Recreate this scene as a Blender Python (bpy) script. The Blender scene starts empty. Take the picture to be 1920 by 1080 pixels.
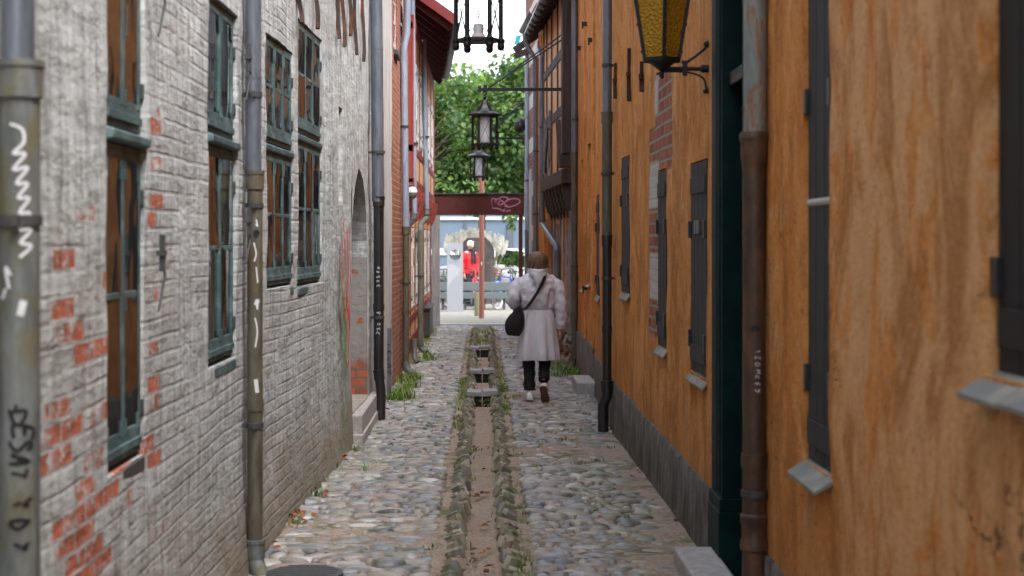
import bpy, bmesh, math, random
import numpy as np
from mathutils import Vector, Matrix, noise as mnoise
R = math.radians
random.seed(7)
rng = np.random.default_rng(11)
scene = bpy.context.scene
col = scene.collection

# ------------------------------------------------------------ camera
CAMH, FPX, VX, VY = 1.75, 3000.0, 905.0, 450.0
cam_d = bpy.data.cameras.new('camera')
cam = bpy.data.objects.new('camera', cam_d); col.objects.link(cam)
cam.location = (0, 0, CAMH); cam.rotation_euler = (R(90), 0, 0)
cam_d.sensor_width = 36; cam_d.lens = 36 * FPX / 1920
cam_d.shift_x = (960 - VX) / 1920; cam_d.shift_y = -(540 - VY) / 1920
cam_d.clip_start = 0.1; cam_d.clip_end = 3000
cam_d.dof.use_dof = True; cam_d.dof.focus_distance = 14.5; cam_d.dof.aperture_fstop = 3.2
scene.camera = cam

# ------------------------------------------------------------ sky, sun, exposure
world = bpy.data.worlds.new('World'); scene.world = world; world.use_nodes = True
wn = world.node_tree; wn.nodes.clear()
sky = wn.nodes.new('ShaderNodeTexSky'); sky.sky_type = 'NISHITA'; sky.sun_disc = False
SUN_EL, SUN_AZ = 58, 142
sky.sun_elevation = R(SUN_EL); sky.sun_rotation = R(SUN_AZ)
sky.dust_density = 4.0; sky.air_density = 1.0
hs = wn.nodes.new('ShaderNodeHueSaturation'); hs.inputs['Saturation'].default_value = 0.5
bg = wn.nodes.new('ShaderNodeBackground'); bg.inputs['Strength'].default_value = 0.15
wo = wn.nodes.new('ShaderNodeOutputWorld')
wn.links.new(sky.outputs[0], hs.inputs['Color']); wn.links.new(hs.outputs[0], bg.inputs['Color'])
wn.links.new(bg.outputs[0], wo.inputs['Surface'])
sd = bpy.data.lights.new('sun', 'SUN'); sd.energy = 0.55; sd.angle = R(25); sd.color = (1, .97, .93)
sun = bpy.data.objects.new('sun', sd); col.objects.link(sun)
az = R(SUN_AZ); el = R(SUN_EL)
sdir = Vector((math.sin(az) * math.cos(el), math.cos(az) * math.cos(el), math.sin(el)))
sun.rotation_euler = (-sdir).to_track_quat('-Z', 'Y').to_euler(); sun.location = (0, 0, 30)
vs = scene.view_settings
vs.view_transform = 'Standard'; vs.look = 'None'; vs.gamma = 1; vs.exposure = 2.5; vs.use_curve_mapping = False
scene.render.engine = 'CYCLES'
scene.cycles.max_bounces = 8; scene.cycles.diffuse_bounces = 5; scene.cycles.glossy_bounces = 3
scene.cycles.transparent_max_bounces = 12; scene.cycles.transmission_bounces = 4
scene.cycles.caustics_reflective = False; scene.cycles.caustics_refractive = False

# ------------------------------------------------------------ node helpers
class NT:
    def __init__(s, name, rough=.7, spec=.4):
        s.m = bpy.data.materials.new(name); s.m.use_nodes = True
        s.t = s.m.node_tree; s.b = s.t.nodes['Principled BSDF']; s.out = s.t.nodes['Material Output']
        s.b.inputs['Roughness'].default_value = rough
        s.b.inputs['Specular IOR Level'].default_value = spec
    def n(s, typ, **kw):
        x = s.t.nodes.new(typ)
        for k, v in kw.items(): setattr(x, k, v)
        return x
    def lk(s, a, b): s.t.links.new(a, b)
    def put(s, inp, v):
        if hasattr(v, 'is_output') or isinstance(v, bpy.types.NodeSocket): s.lk(v, inp)
        elif isinstance(v, (tuple, list)) and len(v) == 3 and inp.type == 'RGBA': inp.default_value = (*v, 1)
        else: inp.default_value = v
    def pos(s): return s.n('ShaderNodeNewGeometry').outputs['Position']
    def obj(s): return s.n('ShaderNodeTexCoord').outputs['Object']
    def scale(s, v, sc, loc=(0, 0, 0), rot=(0, 0, 0)):
        m = s.n('ShaderNodeMapping'); s.put(m.inputs['Vector'], v)
        m.inputs['Scale'].default_value = sc; m.inputs['Location'].default_value = loc; m.inputs['Rotation'].default_value = rot
        return m.outputs[0]
    def noise(s, v, sc, det=4, ro=.6, dist=0):
        x = s.n('ShaderNodeTexNoise'); s.put(x.inputs['Vector'], v); x.inputs['Scale'].default_value = sc
        x.inputs['Detail'].default_value = det; x.inputs['Roughness'].default_value = ro; x.inputs['Distortion'].default_value = dist
        return x.outputs['Fac']
    def vor(s, v, sc, out='Distance', feat='F1'):
        x = s.n('ShaderNodeTexVoronoi', feature=feat); s.put(x.inputs['Vector'], v); x.inputs['Scale'].default_value = sc
        return x.outputs[out]
    def ramp(s, f, stops, interp='LINEAR'):
        x = s.n('ShaderNodeValToRGB'); s.put(x.inputs[0], f); cr = x.color_ramp; cr.interpolation = interp
        while len(cr.elements) < len(stops): cr.elements.new(.5)
        for e, (p, c) in zip(cr.elements, stops):
            e.position = p; e.color = (c, c, c, 1) if isinstance(c, (int, float)) else (*c, 1)
        return x.outputs[0]
    def mix(s, f, a, b, mode='MIX'):
        x = s.n('ShaderNodeMix', data_type='RGBA', blend_type=mode)
        s.put(x.inputs[0], f); s.put(x.inputs[6], a); s.put(x.inputs[7], b)
        return x.outputs[2]
    def math(s, op, a, b=0.0, clamp=False):
        x = s.n('ShaderNodeMath', operation=op, use_clamp=clamp); s.put(x.inputs[0], a); s.put(x.inputs[1], b)
        return x.outputs[0]
    def sep(s, v):
        x = s.n('ShaderNodeSeparateXYZ'); s.put(x.inputs[0], v); return x.outputs
    def comb(s, a, b, c):
        x = s.n('ShaderNodeCombineXYZ')
        for i, v in enumerate((a, b, c)): s.put(x.inputs[i], v)
        return x.outputs[0]
    def bump(s, h, st=.5, d=.01, prev=None):
        x = s.n('ShaderNodeBump'); s.put(x.inputs['Height'], h); x.inputs['Strength'].default_value = st; x.inputs['Distance'].default_value = d
        if prev is not None: s.lk(prev, x.inputs['Normal'])
        return x.outputs[0]
    def sstep(s, v, a, b):
        x = s.n('ShaderNodeMapRange', interpolation_type='SMOOTHSTEP'); s.put(x.inputs[0], v)
        x.inputs[1].default_value = a; x.inputs[2].default_value = b
        return x.outputs[0]
    def box(s, y, z, y0, y1, z0, z1, soft=.05):
        a = s.math('MULTIPLY', s.sstep(y, y0 - soft, y0 + soft), s.sstep(y, y1 + soft, y1 - soft))
        b = s.math('MULTIPLY', s.sstep(z, z0 - soft, z0 + soft), s.sstep(z, z1 + soft, z1 - soft))
        return s.math('MULTIPLY', a, b)
    def fin(s, colr=None, rough=None, normal=None):
        if colr is not None: s.put(s.b.inputs['Base Color'], colr)
        if rough is not None: s.put(s.b.inputs['Roughness'], rough)
        if normal is not None: s.lk(normal, s.b.inputs['Normal'])
        return s.m
    def brick(s, v, c1, c2, mort, w=.25, h=.09, ms=.012, smooth=.3):
        x = s.n('ShaderNodeTexBrick'); s.put(x.inputs['Vector'], v)
        s.put(x.inputs['Color1'], c1); s.put(x.inputs['Color2'], c2); s.put(x.inputs['Mortar'], mort)
        x.inputs['Scale'].default_value = 1; x.inputs['Mortar Size'].default_value = ms; x.inputs['Mortar Smooth'].default_value = smooth
        x.inputs['Brick Width'].default_value = w; x.inputs['Row Height'].default_value = h; x.inputs['Bias'].default_value = 0
        x.offset = .5
        return x.outputs['Color'], x.outputs['Fac']

def simple(name, c, rough=.6, spec=.4, var=.25, sc=12, metal=0, bump=.15, streak=False, c2=None, thr=(.45, .65)):
    n = NT(name, rough, spec)
    v = n.obj()
    if streak: v = n.scale(v, (1, 1, .12))
    f = n.noise(v, sc, 5, .65)
    a = tuple(x * (1 - var) for x in c); b = tuple(min(1, x * (1 + var)) for x in c)
    cc = n.mix(f, a, b)
    if c2 is not None:
        f2 = n.sstep(n.noise(n.scale(v, (1, 1, 1), (3, 7, 1)), sc * .45, 6, .7), *thr)
        cc = n.mix(f2, cc, c2)
    n.b.inputs['Metallic'].default_value = metal
    nb = n.bump(n.noise(v, sc * 5, 3, .6), bump, .004) if bump else None
    return n.fin(cc, n.math('ADD', n.math('MULTIPLY', f, .2), rough - .1), nb)

# ---- wall materials
def m_whitewash():
    n = NT('whitewashed_brick', .9, .2)
    p = n.pos(); x, y, z = n.sep(p)
    w1 = n.math('MULTIPLY', n.math('SUBTRACT', n.noise(n.scale(p, (.4, .4, 1)), .9, 1), .5), .09)
    w2 = n.math('MULTIPLY', n.math('SUBTRACT', n.noise(n.scale(p, (.5, .5, 1)), 5, 1), .5), .012)
    zz = n.math('ADD', n.math('ADD', z, w1), w2); yy = n.math('ADD', y, w2)
    v = n.comb(yy, zz, 0.0)
    rnd, mort = n.brick(v, (0, 0, 0), (1, 1, 1), (.5, .5, .5), .25, .072, .010, .6)
    # plaster (smooth) zones hide the joints
    pz = n.math('ADD', n.math('MULTIPLY', n.sstep(y, 10.5, 13), .35), n.math('MULTIPLY', n.sstep(z, 2.2, 3.1), .2))
    pz = n.math('ADD', pz, n.math('MULTIPLY', n.sstep(y, 6.4, 5.4), n.math('MULTIPLY', n.sstep(z, 1.2, 2.0), .4)))
    plas = n.sstep(n.math('ADD', n.noise(p, .9, 4), pz), .52, .80)
    st = n.noise(n.scale(p, (3, 3, .5)), 5, 6, .7)
    base = n.ramp(st, [(.28, (.16, .17, .175)), (.44, (.33, .355, .36)), (.58, (.46, .49, .50)), (.75, (.62, .66, .67))])
    fine = n.noise(n.scale(p, (.5, .5, 1)), 38, 5, .7)
    base = n.mix(n.math('MULTIPLY', n.sstep(fine, .42, .72), .5), base, (.22, .21, .22), 'MIX')
    base = n.mix(n.math('MULTIPLY', n.sep(rnd)[0], n.math('MULTIPLY', n.math('SUBTRACT', 1.0, plas), .22)), base, (.36, .33, .34))
    jm = n.math('MULTIPLY', n.math('MULTIPLY', mort, n.math('SUBTRACT', 1.0, plas)), n.sstep(n.noise(n.scale(p, (.5, .5, 1)), 4, 5, .7), .36, .62))
    base = n.mix(n.math('MULTIPLY', jm, .30), base, (.17, .15, .145))
    big = n.noise(n.scale(p, (.35, .35, .8), (9, 4, 1)), 1.6, 6, .7)
    base = n.mix(n.math('MULTIPLY', n.sstep(big, .50, .70), .4), base, (.26, .265, .26))
    # brownish stain blotches
    br = n.sstep(n.noise(n.scale(p, (.6, .6, .6), (5, 2, 2)), 2.6, 6, .75), .52, .70)
    base = n.mix(n.math('MULTIPLY', br, .4), base, (.30, .235, .19))
    # rising damp: brown foot of the wall
    lo = n.sstep(n.math('ADD', z, n.math('MULTIPLY', n.noise(n.scale(p, (.6, .6, 1)), 1.8, 5), .9)), 1.25, .45)
    base = n.mix(n.math('MULTIPLY', lo, .8), base, n.mix(fine, (.11, .085, .06), (.23, .175, .12)))
    # bare bricks
    reg = n.box(y, z, 4.6, 5.9, -1, 1.75, .5)
    reg = n.math('MAXIMUM', reg, n.math('MULTIPLY', n.box(y, z, 5.3, 6.3, -1, .85, .3), .62))
    reg = n.math('MAXIMUM', reg, n.math('MULTIPLY', n.box(y, z, 6.05, 6.4, 0, 2.3, .12), .8))
    sel = n.math('ADD', n.math('MULTIPLY', n.sep(rnd)[0], .55), n.math('MULTIPLY', n.noise(p, 5.5, 5, .7), .55))
    sel = n.sstep(n.math('ADD', sel, n.math('MULTIPLY', reg, .40)), .90, .99)
    sel = n.math('MULTIPLY', sel, n.math('SUBTRACT', 1.0, n.math('MULTIPLY', mort, .95)))
    sel = n.math('MULTIPLY', sel, n.sstep(reg, .03, .25))
    sel = n.math('MULTIPLY', sel, n.sstep(n.noise(n.scale(p, (.6, .6, 1)), 20, 6, .8), .36, .50))
    bc = n.ramp(n.noise(p, 14, 4), [(.3, (.20, .05, .025)), (.55, (.42, .10, .04)), (.8, (.5, .17, .08))])
    base = n.mix(n.math('MULTIPLY', sel, .93), base, bc)
    # moss near the foot
    mo = n.math('MULTIPLY', n.sstep(n.noise(n.scale(p, (1, 1, 1), (1, 4, 9)), 3.2, 5, .7), .56, .68), n.sstep(z, .55, .05))
    base = n.mix(n.math('MULTIPLY', mo, .75), base, (.09, .13, .035))
    h = n.math('SUBTRACT', n.math('MULTIPLY', n.noise(n.scale(p, (.6, .6, 1)), 26, 6, .7), .7), n.math('MULTIPLY', jm, .55))
    h = n.math('SUBTRACT', h, n.math('MULTIPLY', sel, .35))
    b1 = n.bump(h, .8, .009)
    b2 = n.bump(n.noise(n.scale(p, (.5, .5, 1.3)), 5.0, 4, .6), .8, .03, b1)
    return n.fin(base, None, b2)

def m_ochre(name='ochre_plaster', bricks=True, tone=1.0):
    n = NT(name, .88, .2)
    p = n.pos(); x, y, z = n.sep(p)
    sv = n.scale(p, (.75, .75, .46))
    s1 = n.noise(sv, 2.8, 8, .74, 1.2); s2 = n.noise(n.scale(p, (.8, .8, .6), (4, 1, 2)), 6, 7, .75, .9)
    s3 = n.noise(n.scale(p, (.8, .8, .5), (1, 4, 2)), 8, 7, .8, .9)
    k = tone
    base = n.ramp(s1, [(.25, (.34 * k, .115 * k, .022)), (.42, (.53 * k, .195 * k, .042)), (.58, (.63 * k, .272 * k, .074)), (.8, (.69 * k, .38 * k, .15))])
    base = n.mix(n.sstep(s2, .55, .75), base, (.36 * k, .10 * k, .018))
    base = n.mix(n.math('MULTIPLY', n.sstep(s3, .50, .70), .5), base, (.68 * k, .36 * k, .14 * k))
    base = n.mix(n.math('MULTIPLY', n.sstep(s3, .46, .28), .7), base, (.24 * k, .085 * k, .02))
    # chalky faded patches, mostly on the nearest stretch
    near = n.sstep(y, 7.5, 4.2)
    ch = n.sstep(n.math('ADD', n.noise(n.scale(p, (1.1, 1.1, .65), (8, 3, 1)), 2.8, 8, .72, 1.0), n.math('MULTIPLY', near, .15)), .54, .66)
    base = n.mix(n.math('MULTIPLY', ch, .8), base, (.64 * k, .38 * k, .19 * k))
    bn = n.sstep(n.noise(n.scale(p, (.95, .95, .5), (11, 3, 5)), 2.3, 8, .74, 1.1), .46, .62)
    base = n.mix(n.math('MULTIPLY', bn, .78), base, (.33 * k, .125 * k, .024))
    gn = n.noise(n.scale(p, (.5, .5, 1)), 55, 5, .75)
    base = n.mix(n.math('MULTIPLY', n.sstep(gn, .5, .72), .32), base, (.22, .09, .03))
    base = n.mix(n.math('MULTIPLY', n.sstep(gn, .48, .3), .25), base, (.78, .50, .26))
    wv = n.n('ShaderNodeVectorMath', operation='ADD'); n.put(wv.inputs[0], n.scale(p, (.6, .6, .55))); n.put(wv.inputs[1], n.comb(0.0, n.math('MULTIPLY', n.noise(p, 3, 4), .5), n.math('MULTIPLY', n.noise(p, 3.4, 4), .4)))
    crk = n.sstep(n.vor(wv.outputs[0], 1.7, 'Distance', 'DISTANCE_TO_EDGE'), .007, .002)
    crk = n.math('MULTIPLY', crk, n.sstep(n.noise(p, 1.1, 3), .50, .58))
    base = n.mix(n.math('MULTIPLY', crk, .8), base, (.10, .05, .025))
    foot = n.sstep(n.math('ADD', z, n.math('MULTIPLY', n.noise(n.scale(p, (1, 1, .5)), 3, 5, .7), .9)), 1.25, .65)
    base = n.mix(n.math('MULTIPLY', foot, .4), base, (.30, .13, .05))
    gr = n.sstep(n.noise(n.scale(p, (2.6, 2.6, .9), (2, 2, 7)), 4, 6, .75), .58, .76)
    base = n.mix(n.math('MULTIPLY', gr, .5), base, (.17, .085, .035))
    sp = n.sstep(n.noise(n.scale(p, (.6, .6, 1)), 42, 4, .7), .58, .70)
    base = n.mix(n.math('MULTIPLY', sp, .6), base, (.15, .07, .03))
    hh = n.math('ADD', n.math('MULTIPLY', n.noise(n.scale(p, (1, 1, .6)), 9, 6, .7), .7), n.math('MULTIPLY', n.noise(p, 55, 4, .6), .3))
    if bricks:
        w = n.math('MULTIPLY', n.math('SUBTRACT', n.noise(p, 7, 4), .5), .22)
        yy = n.math('ADD', y, w); zz = n.math('ADD', z, w)
        msk = n.box(yy, z, 11.25, 11.85, 1.05, 2.55, .03)
        msk = n.math('MAXIMUM', msk, n.box(yy, zz, 10.55, 11.5, 2.25, 2.9, .03))
        bc, bf = n.brick(n.comb(y, z, 0.0), (.24, .07, .045), (.34, .12, .07), (.30, .26, .22), .26, .085, .012, .3)
        band = n.sstep(n.math('SINE', n.math('MULTIPLY', z, 9.5)), -.15, .1)
        bc = n.mix(n.math('MULTIPLY', band, n.sstep(y, 11.2, 11.35)), bc, n.mix(n.noise(p, 30, 5, .7), (.25, .24, .22), (.7, .68, .64)))
        base = n.mix(msk, base, bc)
        hh = n.math('SUBTRACT', hh, n.math('MULTIPLY', msk, n.math('ADD', .6, n.math('MULTIPLY', bf, .6))))
    b1 = n.bump(n.math('SUBTRACT', hh, n.math('MULTIPLY', crk, .4)), .95, .018)
    return n.fin(base, None, b1)

def m_plaster(name, a, b, st=(2, 2, .4)):
    n = NT(name, .9, .2); p = n.pos()
    f = n.noise(n.scale(p, st), 4, 6, .7)
    c = n.mix(n.sstep(f, .3, .7), a, b)
    c = n.mix(n.math('MULTIPLY', n.sstep(n.noise(p, 2, 5, .7), .55, .7), .5), c, tuple(q * .55 for q in a))
    return n.fin(c, None, n.bump(n.noise(p, 25, 5, .65), .7, .01))

def m_brick(name, a, b, mo, w=.24, h=.075, band=None):
    n = NT(name, .9, .2); p = n.pos(); x, y, z = n.sep(p)
    wv = n.math('MULTIPLY', n.math('SUBTRACT', n.noise(p, 8, 2), .5), .02)
    c, f = n.brick(n.comb(n.math('ADD', y, x), n.math('ADD', z, wv), 0.0), a, b, mo, w, h, .011, .3)
    c = n.mix(n.math('MULTIPLY', n.noise(p, 20, 5, .7), .5), c, tuple(q * .4 for q in a))
    if band:
        bm = n.sstep(n.math('SINE', n.math('MULTIPLY', z, band)), .45, .55)
        c = n.mix(bm, c, (.55, .52, .47))
    c = n.mix(n.math('MULTIPLY', n.sstep(n.noise(n.scale(p, (1, 1, 1), (3, 3, 3)), 1.7, 5, .7), .55, .7), .45), c, (.42, .3, .24))
    hgt = n.math('SUBTRACT', n.math('MULTIPLY', n.noise(p, 30, 4), .4), f)
    return n.fin(c, None, n.bump(hgt, .9, .008))

def m_plinth():
    n = NT('tarred_plinth', .75, .35); p = n.pos()
    s = n.noise(n.scale(p, (1.6, 1.6, .7)), 5, 6, .75, .5)
    c = n.ramp(s, [(.3, (.022, .020, .018)), (.46, (.072, .064, .056)), (.6, (.155, .138, .12)), (.78, (.29, .26, .225))])
    c = n.mix(n.math('MULTIPLY', n.sstep(n.noise(n.scale(p, (1, 1, 3)), 5, 5, .7), .62, .72), .5), c, (.14, .11, .08))
    return n.fin(c, None, n.bump(n.noise(p, 18, 6, .7), .9, .014))

def m_wood(name, a, b, sc=1.0, rough=.7, vert=True):
    n = NT(name, rough, .35); p = n.pos()
    v = n.scale(p, (14 * sc, 14 * sc, .9 * sc) if vert else (14 * sc, .9 * sc, 14 * sc))
    f = n.noise(v, 2.5, 6, .7, .3)
    c = n.mix(n.sstep(f, .3, .7), a, b)
    c = n.mix(n.math('MULTIPLY', n.sstep(n.noise(p, 9, 5, .7), .56, .7), .5), c, tuple(q * .5 for q in a))
    return n.fin(c, None, n.bump(f, .7, .006))

def m_pipe(name, a, b, rust, thr=(.55, .7), rough=.5, metal=0.0, rustcol=(.16, .06, .02)):
    n = NT(name, rough, .5); p = n.pos()
    f = n.noise(n.scale(p, (3, 3, .6)), 7, 6, .7, .4)
    c = n.mix(n.sstep(f, .3, .7), a, b)
    g = n.math('MULTIPLY', n.sstep(n.noise(n.scale(p, (2, 2, .8), (5, 5, 5)), 5, 6, .75, .5), *thr), rust)
    c = n.mix(g, c, rustcol)
    n.b.inputs['Metallic'].default_value = metal
    return n.fin(c, n.math('ADD', n.math('MULTIPLY', g, .35), rough), n.bump(n.noise(p, 60, 4, .7), .25, .003))

def m_glass_pane():
    n = NT('old_window_glass', .04, .9)
    p = n.pos()
    n.b.inputs['IOR'].default_value = 3.0
    return n.fin((.012, .014, .016), .03, n.bump(n.noise(n.scale(p, (1, 1, .6)), 3.2, 2, .5), .14, .03))

def attr_mat(name, rough=.6, spec=.4, bsc=40, bd=.004, moss=0.0, wet=False, trans=0.0):
    n = NT(name, rough, spec)
    a = n.n('ShaderNodeAttribute'); a.attribute_name = 'Col'
    p = n.pos(); c = a.outputs['Color']
    f = n.noise(p, bsc, 5, .7)
    c = n.mix(n.math('MULTIPLY', f, .5), c, n.mix(.6, c, (0, 0, 0)), 'MIX')
    if moss:
        xm = n.sep(p); m = n.sstep(n.math('ADD', n.noise(n.scale(p, (1, 1, .3)), 2.1, 6, .75, .4), n.math('MULTIPLY', n.math('MULTIPLY', n.sstep(xm[0], .4, .9), n.sstep(xm[1], 16, 12)), .2)), .48, .64)
        m2 = n.sstep(n.noise(n.scale(p, (1, 1, 1), (7, 7, 7)), 18, 4, .7), .42, .6)
        c = n.mix(n.math('MULTIPLY', n.math('MULTIPLY', m, m2), moss), c, (.10, .125, .035))
    return n.fin(c, None, n.bump(f, .6, bd))

M = {}
M['whitewash'] = m_whitewash()
M['ochre'] = m_ochre()
M['ochre_far'] = m_ochre('ochre_plaster_far', False, 1.0)
M['yellow_plaster'] = m_plaster('yellow_plaster', (.42, .2, .06), (.55, .32, .12))
M['pale_plaster'] = m_plaster('pale_plaster', (.34, .34, .34), (.55, .54, .52))
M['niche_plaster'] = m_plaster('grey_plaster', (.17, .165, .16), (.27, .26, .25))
M['white_infill'] = m_plaster('white_infill', (.5, .46, .4), (.66, .62, .56))
M['orange_infill'] = m_plaster('orange_infill', (.5, .28, .14), (.66, .43, .26))
M['red_brick'] = m_brick('red_brick', (.30, .085, .05), (.40, .14, .08), (.36, .27, .22))
M['band_brick'] = m_brick('banded_brick', (.20, .065, .045), (.28, .10, .07), (.3, .25, .22), band=7.5)
M['plinth'] = m_plinth()
M['red_wood'] = m_wood('red_painted_timber', (.16, .022, .018), (.26, .05, .035))
M['beam_red'] = m_wood('dark_red_beam', (.075, .018, .016), (.12, .03, .026), vert=False)
M['grey_wood'] = m_wood('weathered_grey_board', (.22, .22, .23), (.38, .38, .39))
M['dark_wood'] = m_wood('dark_tarred_timber', (.018, .013, .011), (.06, .042, .034))
M['silver_wood'] = m_wood('bare_weathered_timber', (.05, .045, .045), (.32, .30, .29), 1.6)
M['orange_wood'] = m_wood('orange_limewashed_timber', (.42, .14, .03), (.58, .25, .07))
M['shutter'] = m_wood('charcoal_shutter_paint', (.012, .0125, .015), (.034, .035, .039))
M['black_board'] = m_wood('black_shutter_and_shade_paint', (.006, .006, .0065), (.012, .012, .013))
M['teal_frame'] = simple('grey_green_window_paint', (.045, .085, .092), .5, .4, .35, 14, c2=(.11, .175, .185))
M['door_green'] = simple('dark_green_door_paint', (.0015, .012, .0125), .55, .12, .3, 7, bump=.1, c2=(.003, .02, .02))
M['door_black'] = simple('black_green_door_paint', (.001, .0025, .0025), .4, .25, .3, 7, bump=.1)
M['white_frame'] = simple('white_window_paint', (.62, .61, .58), .5, .4, .2, 12)
M['pane'] = m_glass_pane()
M['curtained_pane'] = simple('curtained_glass', (.36, .36, .37), .12, .7, .3, 5, bump=0)
M['zinc'] = m_pipe('zinc_pipe', (.085, .10, .125), (.15, .17, .205), .4, (.6, .75), .38, .35, (.12, .13, .14))
M['pale_zinc'] = m_pipe('pale_zinc_pipe', (.21, .26, .35), (.31, .365, .46), .3, (.6, .75), .42, .2, (.2, .2, .2))
M['olive_pipe'] = m_pipe('olive_cast_iron', (.045, .042, .03), (.11, .10, .075), .8, (.45, .65), .5, 0, (.07, .05, .02))
M['grey_old_pipe'] = m_pipe('weathered_grey_iron', (.055, .065, .065), (.14, .155, .16), .9, (.42, .62), .6, 0, (.10, .09, .045))
M['black_pipe'] = m_pipe('black_cast_iron', (.008, .008, .009), (.022, .022, .024), .4, (.55, .7), .35, 0, (.05, .035, .02))
M['rust_pipe'] = m_pipe('rusty_brown_iron', (.03, .018, .011), (.07, .037, .02), .7, (.5, .68), .5, 0, (.17, .06, .02))
M['patina_pipe'] = m_pipe('grey_green_zinc_rust', (.13, .16, .15), (.22, .25, .235), .95, (.48, .62), .5, .1, (.24, .095, .03))
M['lantern_black'] = simple('black_lantern_iron', (.004, .004, .006), .45, .35, .3, 20)
M['iron'] = simple('rusty_wall_iron', (.035, .022, .018), .8, .3, .5, 18, bump=.5, c2=(.09, .035, .018))
M['slate'] = simple('slate_sill', (.16, .17, .155), .55, .4, .3, 9, c2=(.32, .30, .24), bump=.4)
M['granite'] = simple('granite_step', (.30, .29, .28), .65, .35, .25, 40, c2=(.42, .40, .38), bump=.3)
M['drain_slab'] = simple('grey_drain_slab', (.27, .275, .29), .6, .4, .2, 30, bump=.3)
M['dark_iron'] = simple('cast_iron_cover', (.04, .042, .045), .55, .5, .3, 20)
M['tile'] = simple('roof_tile', (.19, .075, .05), .85, .2, .35, 9, bump=.5)
M['dark_tile'] = simple('old_roof_tile', (.07, .05, .045), .9, .2, .35, 9, bump=.5)
M['rubble'] = simple('rubble_stone', (.16, .10, .075), .9, .2, .5, 7, bump=.8, c2=(.30, .26, .24))
M['spray_red'] = simple('red_spray_paint', (.55, .03, .03), .6, .3, .1, 9, bump=0)
M['spray_green'] = simple('green_spray_paint', (.13, .38, .12), .6, .3, .1, 9, bump=0)
M['spray_yellow'] = simple('yellow_spray_paint', (.55, .40, .06), .6, .3, .1, 9, bump=0)
M['spray_black'] = simple('black_spray_paint', (.008, .008, .012), .5, .4, .1, 9, bump=0)
M['spray_white'] = simple('white_spray_paint', (.55, .56, .60), .6, .3, .1, 9, bump=0)
M['spray_pink'] = simple('pink_spray_paint', (.55, .22, .36), .6, .3, .1, 9, bump=0)
M['sticker'] = simple('pale_sticker', (.5, .53, .55), .5, .4, .2, 30, bump=0)

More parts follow.
